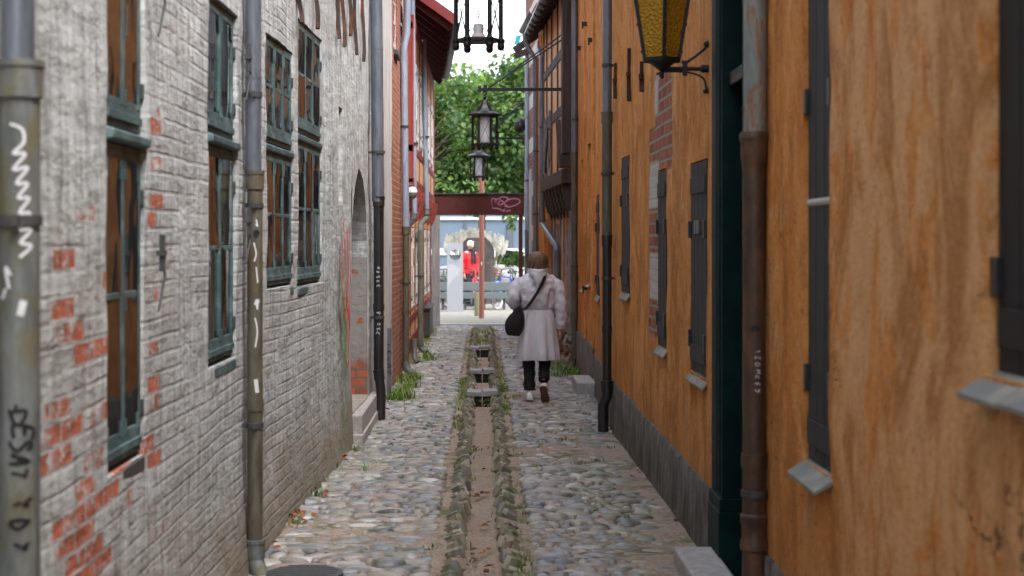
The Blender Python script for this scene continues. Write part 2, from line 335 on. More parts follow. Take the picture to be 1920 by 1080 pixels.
# ------------------------------------------------------------ mesh builder
class MB:
    def __init__(s): s.starts = []; s.v = []; s.f = []; s.mi = []; s.c = []; s.cur = 0; s.cc = (1, 1, 1)
    def add(s, vs, fs):
        s.starts.append((len(s.v), len(s.f))); o = len(s.v); s.v += [tuple(v) for v in vs]; s.c += [s.cc] * len(vs)
        s.f += [tuple(o + i for i in f) for f in fs]; s.mi += [s.cur] * len(fs)
    def box(s, x0, x1, y0, y1, z0, z1):
        vs = [(x, y, z) for x in (x0, x1) for y in (y0, y1) for z in (z0, z1)]
        s.add(vs, [(0, 1, 3, 2), (4, 6, 7, 5), (0, 4, 5, 1), (2, 3, 7, 6), (0, 2, 6, 4), (1, 5, 7, 3)])
    def boxm(s, mat, sx, sy, sz, jit=0):
        vs = [mat @ Vector((x * sx / 2 + random.uniform(-jit, jit), y * sy / 2 + random.uniform(-jit, jit), z * sz / 2 + random.uniform(-jit, jit))) for x in (-1, 1) for y in (-1, 1) for z in (-1, 1)]
        s.add(vs, [(0, 1, 3, 2), (4, 6, 7, 5), (0, 4, 5, 1), (2, 3, 7, 6), (0, 2, 6, 4), (1, 5, 7, 3)])
    def bar(s, a, b, w, h=None, up=(0, 0, 1)):
        a, b = Vector(a), Vector(b); h = h or w; d = (b - a); L = d.length
        if L < 1e-6: return
        d.normalize(); u = Vector(up)
        if abs(d.dot(u)) > .98: u = Vector((1, 0, 0))
        r = d.cross(u).normalized(); u = r.cross(d)
        m = Matrix((( r.x, d.x, u.x, (a.x + b.x) / 2), (r.y, d.y, u.y, (a.y + b.y) / 2), (r.z, d.z, u.z, (a.z + b.z) / 2), (0, 0, 0, 1)))
        s.boxm(m, w, L, h)
    def rings(s, rings, closed=True, cap0=True, cap1=True):
        n = len(rings[0]); vs = [p for r in rings for p in r]; fs = []
        for i in range(len(rings) - 1):
            for j in range(n if closed else n - 1):
                k = (j + 1) % n
                fs.append((i * n + j, i * n + k, (i + 1) * n + k, (i + 1) * n + j))
        if closed and cap0: fs.append(tuple(range(n - 1, -1, -1)))
        if closed and cap1: fs.append(tuple((len(rings) - 1) * n + j for j in range(n)))
        s.add(vs, fs)
    def tube(s, path, r, n=10, caps=True, ell=None):
        P = [Vector(p) for p in path]; rs = r if isinstance(r, (list, tuple)) else [r] * len(P)
        rr = []; pr = None
        for i, p in enumerate(P):
            t = (P[min(i + 1, len(P) - 1)] - P[max(i - 1, 0)]).normalized()
            if pr is None:
                u = Vector((1, 0, 0)) if abs(t.x) < .9 else Vector((0, 0, 1))
                pr = (u - t * u.dot(t)).normalized()
            else:
                pr = (pr - t * pr.dot(t)).normalized()
            b = t.cross(pr)
            e = ell or 1
            rr.append([p + (pr * math.cos(a) + b * math.sin(a) * e) * rs[i] for a in [2 * math.pi * j / n for j in range(n)]])
        s.rings(rr, True, caps, caps)
    def lathe(s, c, prof, n=16, cap=True, rot=0, m=None):
        rr = []
        for r, z in prof:
            ring = [Vector((r * math.cos(rot + 2 * math.pi * j / n), r * math.sin(rot + 2 * math.pi * j / n), z)) for j in range(n)]
            if m is not None: ring = [m @ q for q in ring]
            rr.append([Vector(c) + q for q in ring])
        s.rings(rr, True, cap, cap)
    def ball(s, c, r, n=10, k=6, sc=(1, 1, 1)):
        rr = []
        for i in range(k + 1):
            a = math.pi * i / k; q = max(.02, math.sin(a))
            rr.append([Vector(c) + Vector((q * math.cos(2 * math.pi * j / n) * r * sc[0], q * math.sin(2 * math.pi * j / n) * r * sc[1], -math.cos(a) * r * sc[2])) for j in range(n)])
        s.rings(rr)
    def poly(s, pts): s.add(pts, [tuple(range(len(pts)))])
    def prism(s, pts, off):
        off = Vector(off); n = len(pts); vs = [Vector(p) for p in pts] + [Vector(p) + off for p in pts]
        s.add(vs, [tuple(range(n)), tuple(range(2 * n - 1, n - 1, -1))] + [(j, (j + 1) % n, n + (j + 1) % n, n + j) for j in range(n)])
    def ribbon(s, f, pts, w, steps=4):
        """pts: list of (u,v); f maps (u,v) to a 3-D point just off the surface"""
        P = smooth_path([Vector((a, b, 0)) for a, b in pts], steps)
        L, Rr = [], []
        for i, p in enumerate(P):
            t = P[min(i + 1, len(P) - 1)] - P[max(i - 1, 0)]
            if t.length < 1e-9: t = Vector((1, 0, 0))
            t.normalize(); q = Vector((-t.y, t.x, 0)) * w / 2
            L.append(f(p.x + q.x, p.y + q.y)); Rr.append(f(p.x - q.x, p.y - q.y))
        n = len(P); s.add(L + Rr, [(i, i + 1, n + i + 1, n + i) for i in range(n - 1)])
    def build(s, name, mat, parent=None, smooth=None, bevel=0, sub=0, recalc=True, split=False):
        if split:           # every piece added separately becomes a part of its own
            out = []; st = s.starts + [(len(s.v), len(s.f))]
            for (a, fa), (b, fb) in zip(st, st[1:]):
                if a == b: continue
                q = MB(); q.v = s.v[a:b]; q.c = s.c[a:b]; q.f = [tuple(i - a for i in f) for f in s.f[fa:fb]]; q.mi = s.mi[fa:fb]
                out.append(q.build(name, mat, parent, smooth, bevel, sub, recalc))
            return out
        me = bpy.data.meshes.new(name)
        off = Vector(parent_world(parent)) if parent else Vector((0, 0, 0))
        me.from_pydata([tuple(Vector(v) - off) for v in s.v], [], s.f)
        mats = mat if isinstance(mat, (list, tuple)) else [mat]
        for m in mats: me.materials.append(m)
        if len(mats) > 1: me.polygons.foreach_set('material_index', s.mi)
        if any(c != (1, 1, 1) for c in s.c):
            at = me.color_attributes.new('Col', 'FLOAT_COLOR', 'POINT')
            at.data.foreach_set('color', np.array([(*c, 1) for c in s.c], dtype=np.float32).ravel())
        if recalc:
            bm = bmesh.new(); bm.from_mesh(me); bmesh.ops.recalc_face_normals(bm, faces=bm.faces); bm.to_mesh(me); bm.free()
        if smooth is not None:
            me.shade_smooth(); me.set_sharp_from_angle(angle=R(smooth))
        o = bpy.data.objects.new(name, me); col.objects.link(o)
        if parent: o.parent = parent
        if bevel:
            b = o.modifiers.new('bevel', 'BEVEL'); b.width = bevel; b.segments = 2; b.limit_method = 'ANGLE'; b.angle_limit = R(40)
        if sub:
            b = o.modifiers.new('sub', 'SUBSURF'); b.levels = sub; b.render_levels = sub
        return o

def parent_world(p):
    l = Vector((0, 0, 0))
    while p: l += p.location; p = p.parent
    return l
def smooth_path(P, k=4):
    if len(P) < 3: return P
    out = []
    for i in range(len(P) - 1):
        p0, p1, p2, p3 = P[max(i - 1, 0)], P[i], P[i + 1], P[min(i + 2, len(P) - 1)]
        for j in range(k):
            t = j / k
            out.append(.5 * ((2 * p1) + (p2 - p0) * t + (2 * p0 - 5 * p1 + 4 * p2 - p3) * t * t + (3 * p1 - p0 - 3 * p2 + p3) * t ** 3))
    out.append(P[-1]); return out
def tag(o, label=None, cat=None, group=None, kind=None):
    if label: o['label'] = label
    if cat: o['category'] = cat
    if group: o['group'] = group
    if kind: o['kind'] = kind
    return o
def thing(name, label, cat, loc=(0, 0, 0), group=None):
    o = bpy.data.objects.new(name, None); col.objects.link(o); o.location = loc; o.empty_display_size = .2
    return tag(o, label, cat, group)
def nz(x, y, z=0.0, s=1.0): return mnoise.noise(Vector((x * s, y * s, z * s)))
def lerp(a, b, t): return a + (b - a) * t
def interp(tab, y):
    if y <= tab[0][0]: return tab[0][1]
    for (a, u), (b, v) in zip(tab, tab[1:]):
        if y <= b: return u + (v - u) * (y - a) / (b - a)
    return tab[-1][1]
LT = [(-8, -1.30), (6, -1.28), (9.3, -1.26), (10.6, -1.215), (13.5, -1.13), (17.2, -1.08), (22.3, -1.04), (32.6, -1.045)]
RT = [(-8, 1.25), (9, 1.26), (14.5, 1.21), (18.4, 1.29), (21.6, 1.27), (26, 1.12), (28.6, 1.0), (32.4, .86)]
LX = lambda y: interp(LT, y)
RX = lambda y: interp(RT, y)
def solveY(T, px):
    f = T; a, b = 2.0, 40.0
    s = 1 if px > VX else -1
    for _ in range(50):
        m = (a + b) / 2
        if s * (VX + FPX * f(m) / m - px) > 0: a = m
        else: b = m
    return a
LY = lambda px: solveY(LX, px)
RY = lambda px: solveY(RX, px)
def ZZ(py, Y): return CAMH - (py - VY) * Y / FPX
def XX(px, Y): return (px - VX) * Y / FPX
# ------------------------------------------------------------ ground of the alley and square
def ground():
    mb = MB(); mb.box(-700, 700, -300, 1500, -.6, -.22)
    n = NT('far_earth', .95, .1); p = n.pos()
    tag(mb.build('ground', n.fin(n.mix(n.noise(p, .5, 5), (.16, .15, .13), (.26, .245, .22)))), kind='structure')
    # alley bed: profile with the sunken gutter in the middle
    xs = [-1.75, -1.3, -1.0, -.7, -.45, -.27, -.215, -.125, -.10, -.03, .03, .10, .125, .215, .27, .45, .7, 1.0, 1.3, 1.75]
    prof = lambda x: -.095 if abs(x) <= .10 else (-.075 if abs(x) <= .13 else (-.004 if abs(x) >= .21 else -.03))
    ys = [-8 + i * .25 for i in range(int(40.4 / .25) + 1)] + [32.45]
    mb = MB(); n_ = len(xs)
    rows = [[Vector((x + .02 * nz(y, x, 3, 1.1), y, prof(x) + .012 * nz(x, y, 5, 2.3))) for x in xs] for y in ys]
    mb.rings(rows, closed=False)
    n = NT('gritty_sand', .92, .15); p = n.pos(); x, y, z = n.sep(p)
    f = n.noise(p, 5, 6, .75); g = n.noise(p, 60, 4, .7)
    c = n.mix(f, (.19, .145, .115), (.46, .365, .30))
    c = n.mix(n.math('MULTIPLY', n.sstep(g, .5, .65), .6), c, (.44, .39, .33))
    c = n.mix(n.math('MULTIPLY', n.sstep(g, .48, .36), .6), c, (.07, .055, .045))
    mo = n.math('MULTIPLY', n.sstep(n.noise(n.scale(p, (1, 1, 1), (2, 8, 1)), 2.2, 6, .75), .50, .62), n.sstep(n.math('ABSOLUTE', x), .09, .16))
    c = n.mix(n.math('MULTIPLY', mo, .75), c, (.07, .095, .025))
    sandm = n.fin(c, None, n.bump(n.math('ADD', g, n.math('MULTIPLY', f, .8)), 1.0, .012))
    tag(mb.build('alley_bed', sandm, smooth=60), kind='structure')
    # square beyond the gate
    mb = MB(); mb.box(-60, 60, 33.35, 120, -.2, .0)
    n = NT('square_gravel', .9, .2); p = n.pos()
    c = n.mix(n.noise(p, 1.2, 6, .7), (.11, .107, .098), (.19, .183, .165))
    c = n.mix(n.math('MULTIPLY', n.sstep(n.noise(p, .45, 4), .52, .62), .5), c, (.15, .17, .09))
    c = n.mix(n.math('MULTIPLY', n.sstep(n.noise(p, 25, 4, .7), .52, .64), .5), c, (.48, .47, .44))
    tag(mb.build('square_paving', n.fin(c, None, n.bump(n.noise(p, 30, 4), .7, .02))), kind='structure')
    mb = MB(); mb.box(-60, 60, 46.6, 54.5, -.1, .012)
    n = NT('pale_asphalt', .85, .2); p = n.pos()
    tag(mb.build('road', n.fin(n.mix(n.noise(p, 8, 5), (.16, .16, .163), (.24, .24, .24)))), kind='structure')
    mb = MB(); mb.box(-60, 60, 32.45, 32.62, -.3, .05)
    tag(mb.build('kerb', simple('pale_kerb_stone', (.34, .34, .34), .6, .4, .1, 5), bevel=.01), kind='structure')
    mb = MB(); mb.box(-60, 60, 32.62, 33.35, -.25, .022)
    tag(mb.build('pavement', simple('pavement_slab', (.16, .163, .168), .7, .3, .15, 3)), kind='structure')

STONE_RINGS = None
def stones(name, items, mat, parent=None, kind=None, ncol=9):
    """items: (cx,cy,cz, a, b, h, yaw, tilt, colour); one mesh of rounded field stones"""
    prof = [(1.0, -.6), (1.0, .05), (.86, .62), (.5, .95)]
    vs = []; cs = []; fs = []
    ang = np.arange(ncol) * 2 * math.pi / ncol
    for (cx, cy, cz, a, b, h, yaw, tilt, colr) in items:
        rr = 1 + rng.uniform(-.16, .16, ncol); e = .72
        ux = np.sign(np.cos(ang)) * np.abs(np.cos(ang)) ** e * rr; uy = np.sign(np.sin(ang)) * np.abs(np.sin(ang)) ** e * rr
        sk = rng.uniform(-.12, .12, 2); o = len(vs)
        cyw, syw, ct, stt = math.cos(yaw), math.sin(yaw), math.cos(tilt), math.sin(tilt)
        for (r, zz) in prof:
            for j in range(ncol):
                x = ux[j] * r * a + sk[0] * a * zz; y = uy[j] * r * b + sk[1] * b * zz; z = zz * h * (1 + rng.uniform(-.08, .08))
                x, z = x * ct + z * stt, -x * stt + z * ct
                vs.append((cx + x * cyw - y * syw, cy + x * syw + y * cyw, cz + z)); cs.append(colr)
        z = h; x = sk[0] * a; y = sk[1] * b; x, z = x * ct + z * stt, -x * stt + z * ct
        vs.append((cx + x * cyw - y * syw, cy + x * syw + y * cyw, cz + z)); cs.append(colr)
        for i in range(3):
            for j in range(ncol):
                k = (j + 1) % ncol
                fs.append((o + i * ncol + j, o + i * ncol + k, o + (i + 1) * ncol + k, o + (i + 1) * ncol + j))
        for j in range(ncol): fs.append((o + 3 * ncol + j, o + 3 * ncol + (j + 1) % ncol, o + 4 * ncol))
    mb = MB(); mb.v = vs; mb.f = fs; mb.c = cs; mb.mi = [0] * len(fs)
    o = mb.build(name, mat, parent, smooth=60, recalc=False)
    return tag(o, kind=kind) if kind else o

def stone_colour(bright=1.0):
    t = random.random()
    if t < .40: c = (.36, .325, .285)
    elif t < .62: c = (.25, .275, .31)
    elif t < .78: c = (.42, .385, .345)
    elif t < .87: c = (.17, .18, .20)
    elif t < .94: c = (.38, .29, .25)
    else: c = (.54, .52, .50)
    g = sum(c) / 3; c = tuple(.85 * q + .15 * g * w for q, w in zip(c, (.98, 1.0, 1.03))); k = random.uniform(.55, 1.0) * bright
    return tuple(min(.8, q * k) for q in c)

def cobbles():
    it = []
    y = 6.2
    while y < 32.4:
        fine = 1.0 if y > 9 else 1.0
        step = random.uniform(.052, .082)
        for side in (-1, 1):
            x = .262 + random.uniform(0, .03)
            lim = (abs(LX(y)) if side < 0 else RX(y)) + .03
            while x < lim:
                w = random.choice((.06, .08, .10, .12, .15, .19, .22)) * random.uniform(.85, 1.15)
                sx = side * (x + w / 2)
                bare = 0
                if side > 0 and y < 13.5: bare = max(0, 1 - (lim - x) / .55) * (.85 + .9 * nz(y, x, 1, .9))
                if side > 0 and y >= 13.5 and y < 18: bare = max(0, 1 - (lim - x) / .2) * .6
                zoff = .035 * nz(sx, y, 9, .8) - .045 * max(0, bare)
                if random.random() > bare * .75 and not (side < 0 and 6.5 < y < 8.75 and -1.22 < sx < -.9 and False):
                    h = random.uniform(.014, .030)
                    it.append((sx, y + random.uniform(-.03, .03), zoff - .008, w * .50, step * random.uniform(.46, .70), h, random.gauss(0, .22), random.uniform(-.14, .14), stone_colour()))
                x += w * .97 + random.uniform(.0, .014)
        y += step
    tag(stones('cobblestone_paving', it, attr_mat('cobble_stone', .40, .55, 30, .005, moss=.6)), kind='structure')
    # slanted stones lining the gutter, laid herring-bone fashion
    mbe = MB()
    for side in (-1, 1):
        y = 6.4
        while y < 31.9:
            if not any(abs(y - q) < .16 for q in SLABY):
                c = stone_colour(1.0); c = (c[0] * .98, c[1] * .95, c[2] * .82)
                if random.random() < .14: c = (.14, .16, .09)
                k_ = random.uniform(.65, 1.25); mbe.cc = c
                T_ = Matrix.Translation((side * (.20 + random.uniform(-.02, .02)), y, -.045 + random.uniform(-.007, .006))) @ Matrix.Rotation(side * R(random.uniform(30, 52)), 4, 'Z') @ Matrix.Rotation(side * R(random.uniform(-34, -16)) * -1, 4, 'Y') @ Matrix.Rotation(R(random.uniform(-6, 6)), 4, 'X')
                mbe.boxm(T_, .205 * k_, random.uniform(.030, .055), .075, .010)
            y += random.uniform(.034, .052)
    tag(mbe.build('gutter_edging', attr_mat('gutter_stone', .6, .4, 30, .005, moss=.5), bevel=.013), kind='structure')
SLABY = [17.85, 20.8, 25.3]

def drain_slabs():
    names = ['nearest pair of grey slabs bridging the gutter, beside the walking woman', 'middle pair of grey slabs bridging the gutter', 'farthest pair of grey slabs bridging the gutter']
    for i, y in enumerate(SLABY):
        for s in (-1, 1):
            side = 'left' if s < 0 else 'right'
            mb = MB(); w = .163 if i == 0 else .15
            cx = XX(904 if i != 2 else 900, y)
            m = Matrix.Translation((cx + s * (w / 2 + .006), y + s * .012, .052 + .004 * s)) @ Matrix.Rotation(R(s * 1.5 + (0, 3, -2)[i]), 4, 'Z') @ Matrix.Rotation(R(-s * 2), 4, 'Y')
            mb.boxm(m, w, .34, .045, .003)
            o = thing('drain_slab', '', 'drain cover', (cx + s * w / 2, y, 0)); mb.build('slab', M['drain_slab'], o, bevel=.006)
            mr = MB(); xa, xb = sorted((cx + s * .004, cx + s * (w - .02))); mr.box(xa, xb, y - .13, y - .10, -.12, .018); mr.build('painted_gap_shadow', M['black_board'], o)  # black box paints the shadow gap below the slab's near edge
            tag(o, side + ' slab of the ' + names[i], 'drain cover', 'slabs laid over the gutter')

def leaves_and_grass():
    # blades of grass and weeds along gutter and walls
    mb = MB()
    def tuft(x, y, z, n, h, sp):
        for _ in range(n):
            bx, by = x + random.gauss(0, sp), y + random.gauss(0, sp * 1.2)
            a = random.uniform(0, 6.28); hh = h * random.uniform(.5, 1.2); le = random.uniform(.2, .9) * hh; w = random.uniform(.003, .006)
            g = random.uniform(.6, 1.3); mb.cc = (.10 * g, .19 * g, .028 * g) if random.random() < .85 else (.24 * g, .22 * g, .07 * g)
            dx, dy = math.cos(a), math.sin(a)
            p = [Vector((bx - dy * w, by + dx * w, z)), Vector((bx + dy * w, by - dx * w, z)),
                 Vector((bx + dx * le * .4 + dy * w * .8, by + dy * le * .4 - dx * w * .8, z + hh * .6)), Vector((bx + dx * le * .4 - dy * w * .8, by + dy * le * .4 + dx * w * .8, z + hh * .6)),
                 Vector((bx + dx * le, by + dy * le, z + hh * .9))]
            mb.add(p, [(0, 1, 2, 3), (3, 2, 4)])
    for side in (-1, 1):
        y = 7.5
        while y < 31:
            dens = .28 + nz(side * 3, y, 2, .55) * 1.2
            if random.random() < dens: tuft(side * random.uniform(.2, .27), y, -.02, random.randint(8, 24), random.uniform(.025, .055), .03)
            if random.random() < .12: tuft(side * random.uniform(.11, .15), y, -.08, random.randint(8, 18), .05, .03)
            y += .11
    for y, n in ((17.3, 3), (18.0, 4), (18.6, 7), (19.2, 9), (19.8, 6), (16.8, 5)):      # thick clumps round the slabs
        for side in (-1, 1):
            for _ in range(n): tuft(side * random.uniform(.17, .29), y + random.uniform(-.4, .4), -.02, 22, .06, .05)
    for _ in range(34): tuft(LX(18.6) + random.uniform(.03, .26), random.uniform(17.2, 20.2), .0, 30, .10, .05)
    for _ in range(22): tuft(RX(20.5) - random.uniform(.03, .42), random.uniform(20.2, 22.4), .0, 32, .12, .05)
    for _ in range(10): tuft(LX(23.5) + random.uniform(.03, .3), random.uniform(22.3, 24.5), .0, 26, .09, .05)
    for _ in range(14): tuft(LX(27) + random.uniform(.02, .14), random.uniform(25, 31), .0, 22, .10, .04)
    for y in (9.8, 10.1, 10.9, 13.2, 12.2, 11.5): tuft(LX(y) + random.uniform(.02, .12), y, .0, 24, .07, .035)
    for _ in range(110):
        y = random.uniform(9, 30); x = random.uniform(-.95, 1.1)
        tuft(x, y, .0, random.randint(5, 14), .035, .03)
    for _ in range(14): tuft(random.uniform(-.15, .15), random.uniform(27, 31), -.03, 22, .08, .05)
    n = NT('grass_blade', .6, .3); a = n.n('ShaderNodeAttribute'); a.attribute_name = 'Col'
    n.fin(a.outputs['Color'])
    tag(mb.build('grass', n.m, recalc=False), kind='stuff', label='green grass and weeds between the stones and along the walls')
    mb = MB()
    def leaf(x, y, z, s):
        m = Matrix.Translation((x, y, z)) @ Matrix.Rotation(random.uniform(0, 6.28), 4, 'Z') @ Matrix.Rotation(R(random.uniform(-25, 25)), 4, 'X') @ Matrix.Rotation(R(random.uniform(-25, 25)), 4, 'Y')
        mb.cc = random.choice(((.20, .075, .03), (.13, .05, .03), (.28, .13, .04), (.09, .04, .03), (.24, .06, .03)))
        pts = [(0, -.5, 0), (.28, -.2, .08), (.34, .15, .14), (0, .55, .03), (-.34, .15, .12), (-.28, -.2, .09), (0, 0, -.02)]
        v = [m @ Vector((a * s, b * s, c * s)) for a, b, c in pts]
        mb.add(v, [(0, 1, 6), (1, 2, 6), (2, 3, 6), (3, 4, 6), (4, 5, 6), (5, 0, 6)])
    for cy, cz, k in ((11.4, -.07, 12), (8.8, -.07, 9), (9.3, -.07, 6), (17.4, -.07, 9), (14, -.07, 5), (10.2, -.07, 5), (12.6, -.07, 3)):
        for _ in range(k): leaf(random.gauss(0, .05), cy + random.gauss(0, .09), cz + .01, random.uniform(.03, .055))
    for cy, k in ((9.9, 26), (9.0, 8), (10.8, 7), (12.6, 10), (14.2, 5), (16.2, 6), (24.5, 10), (27, 10)):
        for _ in range(k): leaf(LX(cy) + abs(random.gauss(.05, .06)), cy + random.gauss(0, .22), .025 + random.uniform(0, .02), random.uniform(.035, .06))
    for cy, k in ((14.9, 7), (18.8, 5), (12, 3), (10.2, 3), (21.5, 6)):
        for _ in range(k): leaf(RX(cy) - abs(random.gauss(.08, .06)), cy + random.gauss(0, .2), .03, random.uniform(.035, .06))
    for _ in range(45): leaf(random.uniform(-1, 1.1), random.uniform(8, 30), .035, random.uniform(.025, .05))
    n = NT('dry_leaf', .8, .2); a = n.n('ShaderNodeAttribute'); a.attribute_name = 'Col'
    n.fin(a.outputs['Color'])
    tag(mb.build('fallen_leaves', n.m, recalc=False), kind='stuff', label='scattered dry brown leaves on the cobbles and in the gutter')

# ------------------------------------------------------------ walls and houses
def wall_sheet(mb, Xf, side, y0, y1, z0, z1, ops, amp=.012, step=.14, seed=0, batter=0):
    ys = [y0 + (y1 - y0) * i / max(1, round((y1 - y0) / step)) for i in range(max(1, round((y1 - y0) / step)) + 1)]
    zs = [z0 + (z1 - z0) * i / max(1, round((z1 - z0) / step)) for i in range(max(1, round((z1 - z0) / step)) + 1)]
    ey = sorted({q for o in ops for q in (o['y0'], o['y1'])}); ez = sorted({q for o in ops for q in (o['z0'], o['z1'])})
    ys = sorted([q for q in ys if all(abs(q - e) > .035 for e in ey)] + ey)
    zs = sorted([q for q in zs if all(abs(q - e) > .035 for e in ez)] + ez)
    def X(y, z): return Xf(y) - side * batter * max(0, .55 - z) ** 1.5 + side * (amp * (nz(y, z, seed, 1.7) + .5 * nz(y, z, seed + 3, 5)))
    idx = {}; V = []; F = []
    def vid(i, j):
        if (i, j) not in idx:
            idx[(i, j)] = len(V); V.append((X(ys[i], zs[j]), ys[i], zs[j]))
        return idx[(i, j)]
    for i in range(len(ys) - 1):
        for j in range(len(zs) - 1):
            cy, cz = (ys[i] + ys[i + 1]) / 2, (zs[j] + zs[j + 1]) / 2
            if any(o['y0'] < cy < o['y1'] and o['z0'] < cz < o['z1'] for o in ops): continue
            F.append((vid(i, j), vid(i + 1, j), vid(i + 1, j + 1), vid(i, j + 1)))
    mb.add(V, F)
    for o in ops:
        d = o['d'] * side; a0, a1, b0, b1 = o['y0'], o['y1'], o['z0'], o['z1']
        if o.get('arch'):
            r = (a1 - a0) / 2; rise = o['arch']; zc = b1 - rise; K = 14; yc = (a0 + a1) / 2
            arc = [(yc - r * math.cos(math.pi * k / K), zc + rise * math.sin(math.pi * k / K)) for k in range(K + 1)]
            for k in range(K):
                (p, q), (s_, t) = arc[k], arc[k + 1]
                mb.add([(X(p, q), p, q), (X(s_, t), s_, t), (X(s_, b1), s_, b1), (X(p, b1), p, b1)], [(0, 1, 2, 3)])
                mb.add([(X(p, q), p, q), (X(s_, t), s_, t), (Xf(s_) + d, s_, t), (Xf(p) + d, p, q)], [(0, 1, 2, 3)])
            zt = zc
        else:
            zt = b1; yy = [q for q in ys if a0 - 1e-6 <= q <= a1 + 1e-6]
            for p, q in zip(yy, yy[1:]):
                mb.add([(X(p, b1), p, b1), (X(q, b1), q, b1), (Xf(q) + d, q, b1), (Xf(p) + d, p, b1)], [(0, 1, 2, 3)])
        yy = [q for q in ys if a0 - 1e-6 <= q <= a1 + 1e-6]
        for p, q in zip(yy, yy[1:]):
            mb.add([(X(p, b0), p, b0), (X(q, b0), q, b0), (Xf(q) + d, q, b0), (Xf(p) + d, p, b0)], [(0, 1, 2, 3)])
        zz = [q for q in zs if b0 - 1e-6 <= q <= zt + 1e-6]
        if not zz or zz[-1] < zt - 1e-6: zz.append(zt)
        for e in (a0, a1):
            for p, q in zip(zz, zz[1:]):
                mb.add([(X(e, p), e, p), (X(e, q), e, q), (Xf(e) + d, e, q), (Xf(e) + d, e, p)], [(0, 1, 2, 3)])
    return X

def house(name, label, cat, Xf, side, y0, y1, eave, mat, ops=(), roof='tile', over=.32, amp=.012, depth=5.0, pitch=42, roofon=True, zbase=-.2, seed=0, gutter=True, step=.14, batter=0):
    ym = (y0 + y1) / 2
    root = thing(name, label, cat, (Xf(ym), ym, 0))
    mb = MB(); wall_sheet(mb, Xf, side, y0, y1, zbase, eave, list(ops), amp, step, seed, batter)
    # body behind the street front: gable ends and back
    ridge = eave + math.tan(R(pitch)) * depth / 2
    for y in (y0 + .002, y1 - .002):
        x = Xf(y) + side * .02; xb = Xf(ym) + side * depth
        mb.add([(x, y, zbase), (xb, y, zbase), (xb, y, eave), ((x + xb) / 2, y, ridge), (x, y, eave)], [(0, 1, 2, 3, 4)])
    xb = Xf(ym) + side * depth
    mb.add([(xb, y0, zbase), (xb, y1, zbase), (xb, y1, eave), (xb, y0, eave)], [(0, 1, 2, 3)])
    mb.build('wall', mat, root, smooth=40, recalc=False)
    if roofon:
        mb = MB(); t = .12
        def sl(y, f):     # f 0 = eave front .. 1 ridge .. 2 back eave
            xf = Xf(y); xm = (Xf(ym) + xb) / 2
            k = math.tan(R(pitch))
            if f == 0: return (xf - side * over, eave - over * k + .1)
            if f == 1: return (xm, eave + abs(xm - xf) * k + .1)
            return (xb + side * over, eave - over * k + .1)
        for a, b in ((0, 1), (1, 2)):
            pts = []
            for y, f in ((y0, a), (y1, a), (y1, b), (y0, b)):
                x, z = sl(y, f); pts.append(Vector((x, y, z)))
            mb.prism(pts, (0, 0, t))
        mb.build('roof', M[roof], root)
        if gutter:
            mb = MB(); g = []
            for y in (y0 + .03, y1 - .03):
                x, z = sl(y, 0); x -= side * .04
                g.append([Vector((x + .065 * math.cos(a), y, z + .02 + .065 * math.sin(a))) for a in [math.pi + math.pi * k / 8 for k in range(9)]])
            mb.rings(g, closed=False)
            o = mb.build('gutter', M['zinc'], root, smooth=50)
            s = o.modifiers.new('solid', 'SOLIDIFY'); s.thickness = .006
    return root

